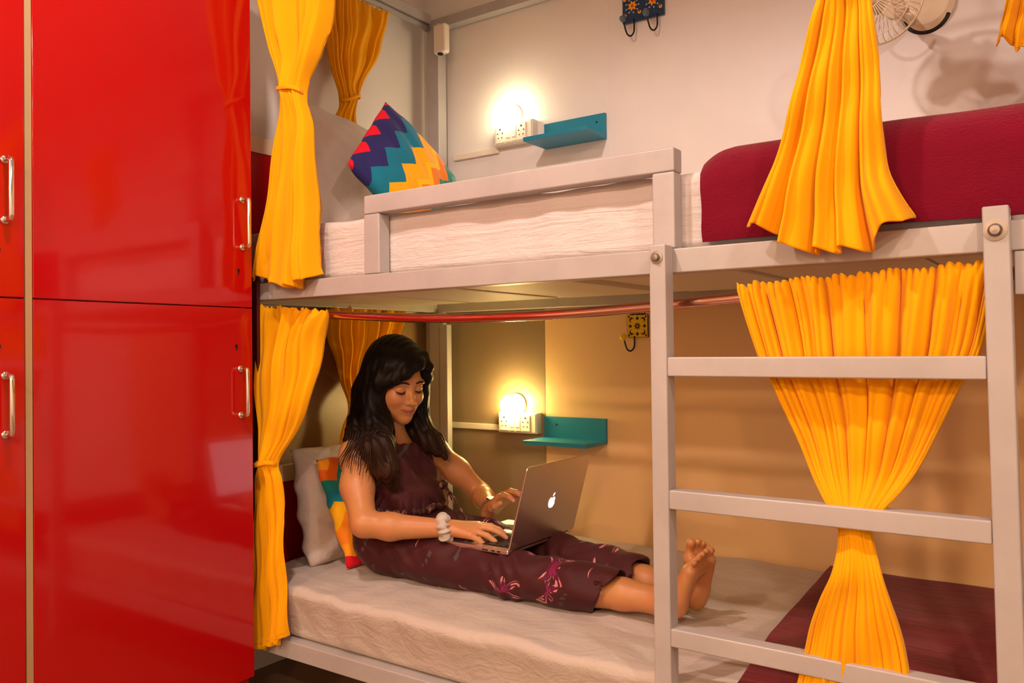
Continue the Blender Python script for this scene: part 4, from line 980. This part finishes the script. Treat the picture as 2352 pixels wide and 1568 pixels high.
# the face is left open: cut swept from the near brow up to the parting
hfld.ell(H(.100, -.002, -.040), (.085, .061, .106), HR, k=.010, op='sub')
hfld.ell(H(.105, .018, .035), (.055, .030, .040), HR, k=.010, op='sub')
g = lambda u, v, y: at(u, v, y=y)
LOCKS = [  # (points, radii, flattening normal)
    ([H(.035, -.066, .062), H(.030, -.082, .015), H(.005, -.084, -.040), g(868, 985, 1.765), g(868, 1030, 1.715), g(884, 1075, 1.715), g(903, 1118, 1.745)], [.020, .020, .034, .044, .045, .034, .012]),
    ([H(-.03, -.070, .03), H(-.035, -.075, -.04), g(838, 985, 1.79), g(822, 1015, 1.74), g(812, 1045, 1.715)], [.035, .044, .052, .040, .014]),
    ([H(.062, .052, .070), H(.050, .072, .030), H(.020, .078, -.040), g(963, 985, 1.945), g(992, 1015, 1.950), g(1022, 1048, 1.955)], [.012, .014, .028, .036, .034, .010]),
    ([H(-.02, .070, .0), H(-.01, .075, -.06), g(955, 1000, 1.95), g(966, 1030, 1.95)], [.030, .036, .030, .014]),
    ([H(-.08, 0, .02), H(-.08, -.01, -.06), g(850, 1000, 1.87), g(835, 1040, 1.86)], [.05, .055, .055, .03]),
]
for P_, R_ in LOCKS: hfld.line(P_, R_, k=.022)
# smooth sweep across the forehead towards the near temple
hfld.line([H(.050, .045, .098), H(.076, .010, .082), H(.080, -.028, .058), H(.062, -.056, .030), H(.035, -.075, .000)], [.014, .018, .017, .015, .014], k=.014)
hfld.line([H(.052, .045, .096), H(.070, .058, .066), H(.060, .068, .030), H(.046, .072, .000)], [.012, .012, .010, .007], k=.012)
def hn(X, Y, Z):
    lx = (X-HC[0])*hf[0]+(Y-HC[1])*hf[1]+(Z-HC[2])*hf[2]; ly = (X-HC[0])*hl[0]+(Y-HC[1])*hl[1]+(Z-HC[2])*hl[2]
    low = np.clip((HC[2]-.02-Z)/.12, 0, 1)
    return .0010*np.sin(260*(lx+.25*ly)+6*np.sin(14*Z))*(1-low)+.0026*low*np.sin(190*(X+.3*Y)+7*np.sin(16*Z))+.0014*low*np.sin(330*(Y-.4*X)+9*Z)
hfld.noise(hn)
hme, HV = hfld.mesh('hair')
s = NT('long_dark_hair'); s.setb(rough=.5, spec=.16)
tc = s.n('ShaderNodeTexCoord'); sp = s.n('ShaderNodeSeparateXYZ'); s.l(tc.outputs['Object'], sp.inputs[0])
st_ = s.noise(s.coord(scale=(300, 300, 14)), 1, 3); hgt = s.n('ShaderNodeMapRange'); s.l(sp.outputs[2], hgt.inputs[0]); hgt.inputs[1].default_value = .80; hgt.inputs[2].default_value = .66
c_ = s.mix(s.math('MULTIPLY', hgt.outputs[0], st_.outputs[0]), srgb('#0f0a08'), srgb('#4a2a14')); s.l(c_, s.b.inputs['Base Color']); s.bump(st_.outputs[0], .35, .002)
hme.materials.append(s.m); HAIR = s.m
hair = bpy.data.objects.new('hair', hme); COL.objects.link(hair); kid(hair)
rng = np.random.RandomState(5); mb = MB()
for li, (P_, R_) in enumerate(LOCKS[:4]):
    P_ = [A(*p) for p in P_]
    for k in range(60 if li != 2 else 70):
        th = rng.rand()*6.28; rr_ = .80+.28*rng.rand(); t0 = .25+.2*rng.rand(); t1 = .86+.22*rng.rand(); fr = 1+.5*rng.rand(); pts = []; cur = (rng.rand(3)-.5)*.030
        for i in range(15):
            t = min(1, t0+(t1-t0)*i/14); q = catmull(P_, t); R0 = np.interp(t*(len(R_)-1), range(len(R_)), R_); tg = nrmz(catmull(P_, min(1, t+.02))-catmull(P_, max(0, t-.02)))
            u = nrmz(np.cross(tg, [0.3, -1, .2])); v = np.cross(tg, u); a = th+.5*math.sin(3*t*fr)
            ex = max(0, t0+(t1-t0)*i/14-1)
            pts.append(q+(u*math.cos(a)+v*math.sin(a))*(R0*rr_+.003)+cur*max(0, (i-9)/5)**2+tg*ex*.25)
        mb.tube(pts, [.0011*min(1, .4+i/4)*(1-.75*(i/14)**3) for i in range(15)], 5)
# loose curls on the near shoulder
for k in range(16):
    b0 = g(806+4.2*k, 985+3*(k % 3), 1.700); n_ = 10+(k % 4); pts = []
    for i in range(n_):
        q = b0+A(.009*math.sin(.45*i+k*.22)+.0012*i, -.006*i, -.0095*i)
        w = nrmz(q-nSH); dd = np.linalg.norm(q-nSH)
        if dd < .053: q = nSH+w*.053
        pts.append(q)
    mb.tube([tuple(p) for p in pts], [.0034*(1-.8*(i/n_)) for i in range(n_)], 6)
kid(mb.build('hair_strands', HAIR, smooth=True))

# ====================================================================== laptop
lap = thing('laptop', 'open silver laptop with a glowing emblem resting on the lap of the woman', 'laptop', (-1.35, 1.90, .47))
Y0, Y1 = 1.738, 2.063; ZB = .4685; XH = -1.232
bs = MB()
bs.box((XH-.229, Y0, ZB), (XH, Y1, ZB+.013)); bs.build('base', M['alu'], lap, bevel=.004, seg=3)
dk = MB()
MB().box((XH-.118, Y0+.024, ZB+.0128), (XH-.012, Y1-.024, ZB+.0134)).build('keyboard_well', M['keys'], lap)
kb = MB()
for r_ in range(6):
    x1_ = XH-.015-r_*.0172; wkey = .0152 if r_ else .009; n_ = 14
    for k in range(n_):
        y0_ = Y0+.0265+k*(Y1-Y0-.053)/n_
        if r_ == 5 and 4 <= k <= 8:
            if k == 4: kb.box((x1_-wkey, y0_, ZB+.0135), (x1_, y0_+5*(Y1-Y0-.053)/n_-.003, ZB+.0150))
            continue
        kb.box((x1_-wkey, y0_, ZB+.0135), (x1_, y0_+(Y1-Y0-.053)/n_-.003, ZB+.0150))
kb.build('keys', simple('backlit_grey_keys', '#1c1d20', .3), lap, bevel=.0005, seg=1)
MB().box((XH-.205, (Y0+Y1)/2-.052, ZB+.0130), (XH-.130, (Y0+Y1)/2+.052, ZB+.0134)).build('trackpad', M['alu'], lap)
for k, (a, b) in enumerate(((.065, .084), (.042, .053), (.024, .035))):
    MB().box((XH-b, Y0-.0006, ZB+.0045), (XH-a, Y0+.001, ZB+.0080)).build('port', M['hole'], lap)
U = nrmz(A(.060, 0, .218)); NX = nrmz(np.cross([0, 1, 0], U))          # NX points out of the lid towards the foot of the bed
if NX[0] < 0: NX = -NX
HG = A(XH-.001, 0, ZB+.013)
def lidbox(u0, u1, y0, y1, n0, n1):
    vs = []
    for u in (u0, u1):
        for (yy, nn) in ((y0, n0), (y1, n0), (y1, n1), (y0, n1)): p = HG+U*u+NX*nn; vs.append((p[0], yy, p[2]))
    return MB().add(vs, [(0, 3, 2, 1), (4, 5, 6, 7), (0, 1, 5, 4), (1, 2, 6, 5), (2, 3, 7, 6), (3, 0, 4, 7)])
lid = MB(); pr = []
rc = .010
for cx, cy2, a0 in ((Y1-rc, .227-rc, 0), (Y0+rc, .227-rc, 90), (Y0+rc*.4, .0+rc*.4, 180), (Y1-rc*.4, rc*.4, 270)):
    rr2 = rc if a0 < 180 else rc*.4
    for a in np.linspace(a0, a0+90, 7): pr.append((cx+rr2*math.cos(math.radians(a)), cy2+rr2*math.sin(math.radians(a))))
n_ = len(pr); vs = []
for nn in (0, .005):
    for yy, uu in pr: p = HG+U*uu+NX*nn; vs.append((p[0], yy, p[2]))
lid.add(vs, [tuple(range(n_))[::-1], tuple(range(n_, 2*n_))]+[(i, (i+1) % n_, n_+(i+1) % n_, n_+i) for i in range(n_)])
lo_ = lid.build('lid', M['alu'], lap, bevel=.0012)
lidbox(.012, .219, Y0+.008, Y1-.008, -.0004, .0002).build('bezel', M['keys'], lo_)
lidbox(.022, .210, Y0+.016, Y1-.016, -.0009, -.0003).build('screen', emis('lit_display', (.82, .92, 1, 1), 1.0), lo_)
MB().tube([(HG[0]+.001, Y0+.03, HG[2]-.001), (HG[0]+.001, Y1-.03, HG[2]-.001)], .0042, 14).build('hinge', M['keys'], lap)
# emblem: an apple outline with a bite and a leaf
def apple():
    P = []
    for a in np.linspace(0, 2*PI, 72, endpoint=False):
        x = math.sin(a); y = math.cos(a)
        r = 1.0+.10*math.cos(2*a+PI)*-1*0
        px_ = .92*x*(1+.10*y); py_ = .96*y
        if y > 0: py_ -= .30*math.exp(-(x/.26)**2)*y
        else: py_ += .14*math.exp(-(x/.20)**2)
        P.append((px_*1.0, py_))
    out = []
    for x, y in P:
        d = math.hypot(x-1.18, y-.16)
        if d < .48: v = (x-1.18)/d, (y-.16)/d; x, y = 1.18+v[0]*.48, .16+v[1]*.48
        out.append((x, y))
    return out
def emblem_face(poly, sc, cy2, cu2):
    vs = []
    for nn in (.0050, .0056):
        for x, y in poly: p = HG+U*(cu2+y*sc)+NX*nn; vs.append((p[0], cy2+x*sc, p[2]))
    n = len(poly); return vs, [tuple(range(n)), tuple(range(n, 2*n))]+[(i, (i+1) % n, n+(i+1) % n, n+i) for i in range(n)]
em = MB(); em.add(*emblem_face(apple(), .0175, (Y0+Y1)/2, .108))
leaf = [(.02+.0, 1.0)]+[(.04+.40*t+.12*math.sin(PI*t), 1.0+.55*t-.05*math.sin(PI*t)) for t in np.linspace(.1, 1, 8)]+[(.04+.40*t-.12*math.sin(PI*t), 1.0+.55*t+.08*math.sin(PI*t)) for t in np.linspace(.9, .1, 7)]
em.add(*emblem_face(leaf, .0175, (Y0+Y1)/2, .108))
em.build('emblem', emis('backlit_emblem', (.80, .90, 1, 1), 1.6), lo_)
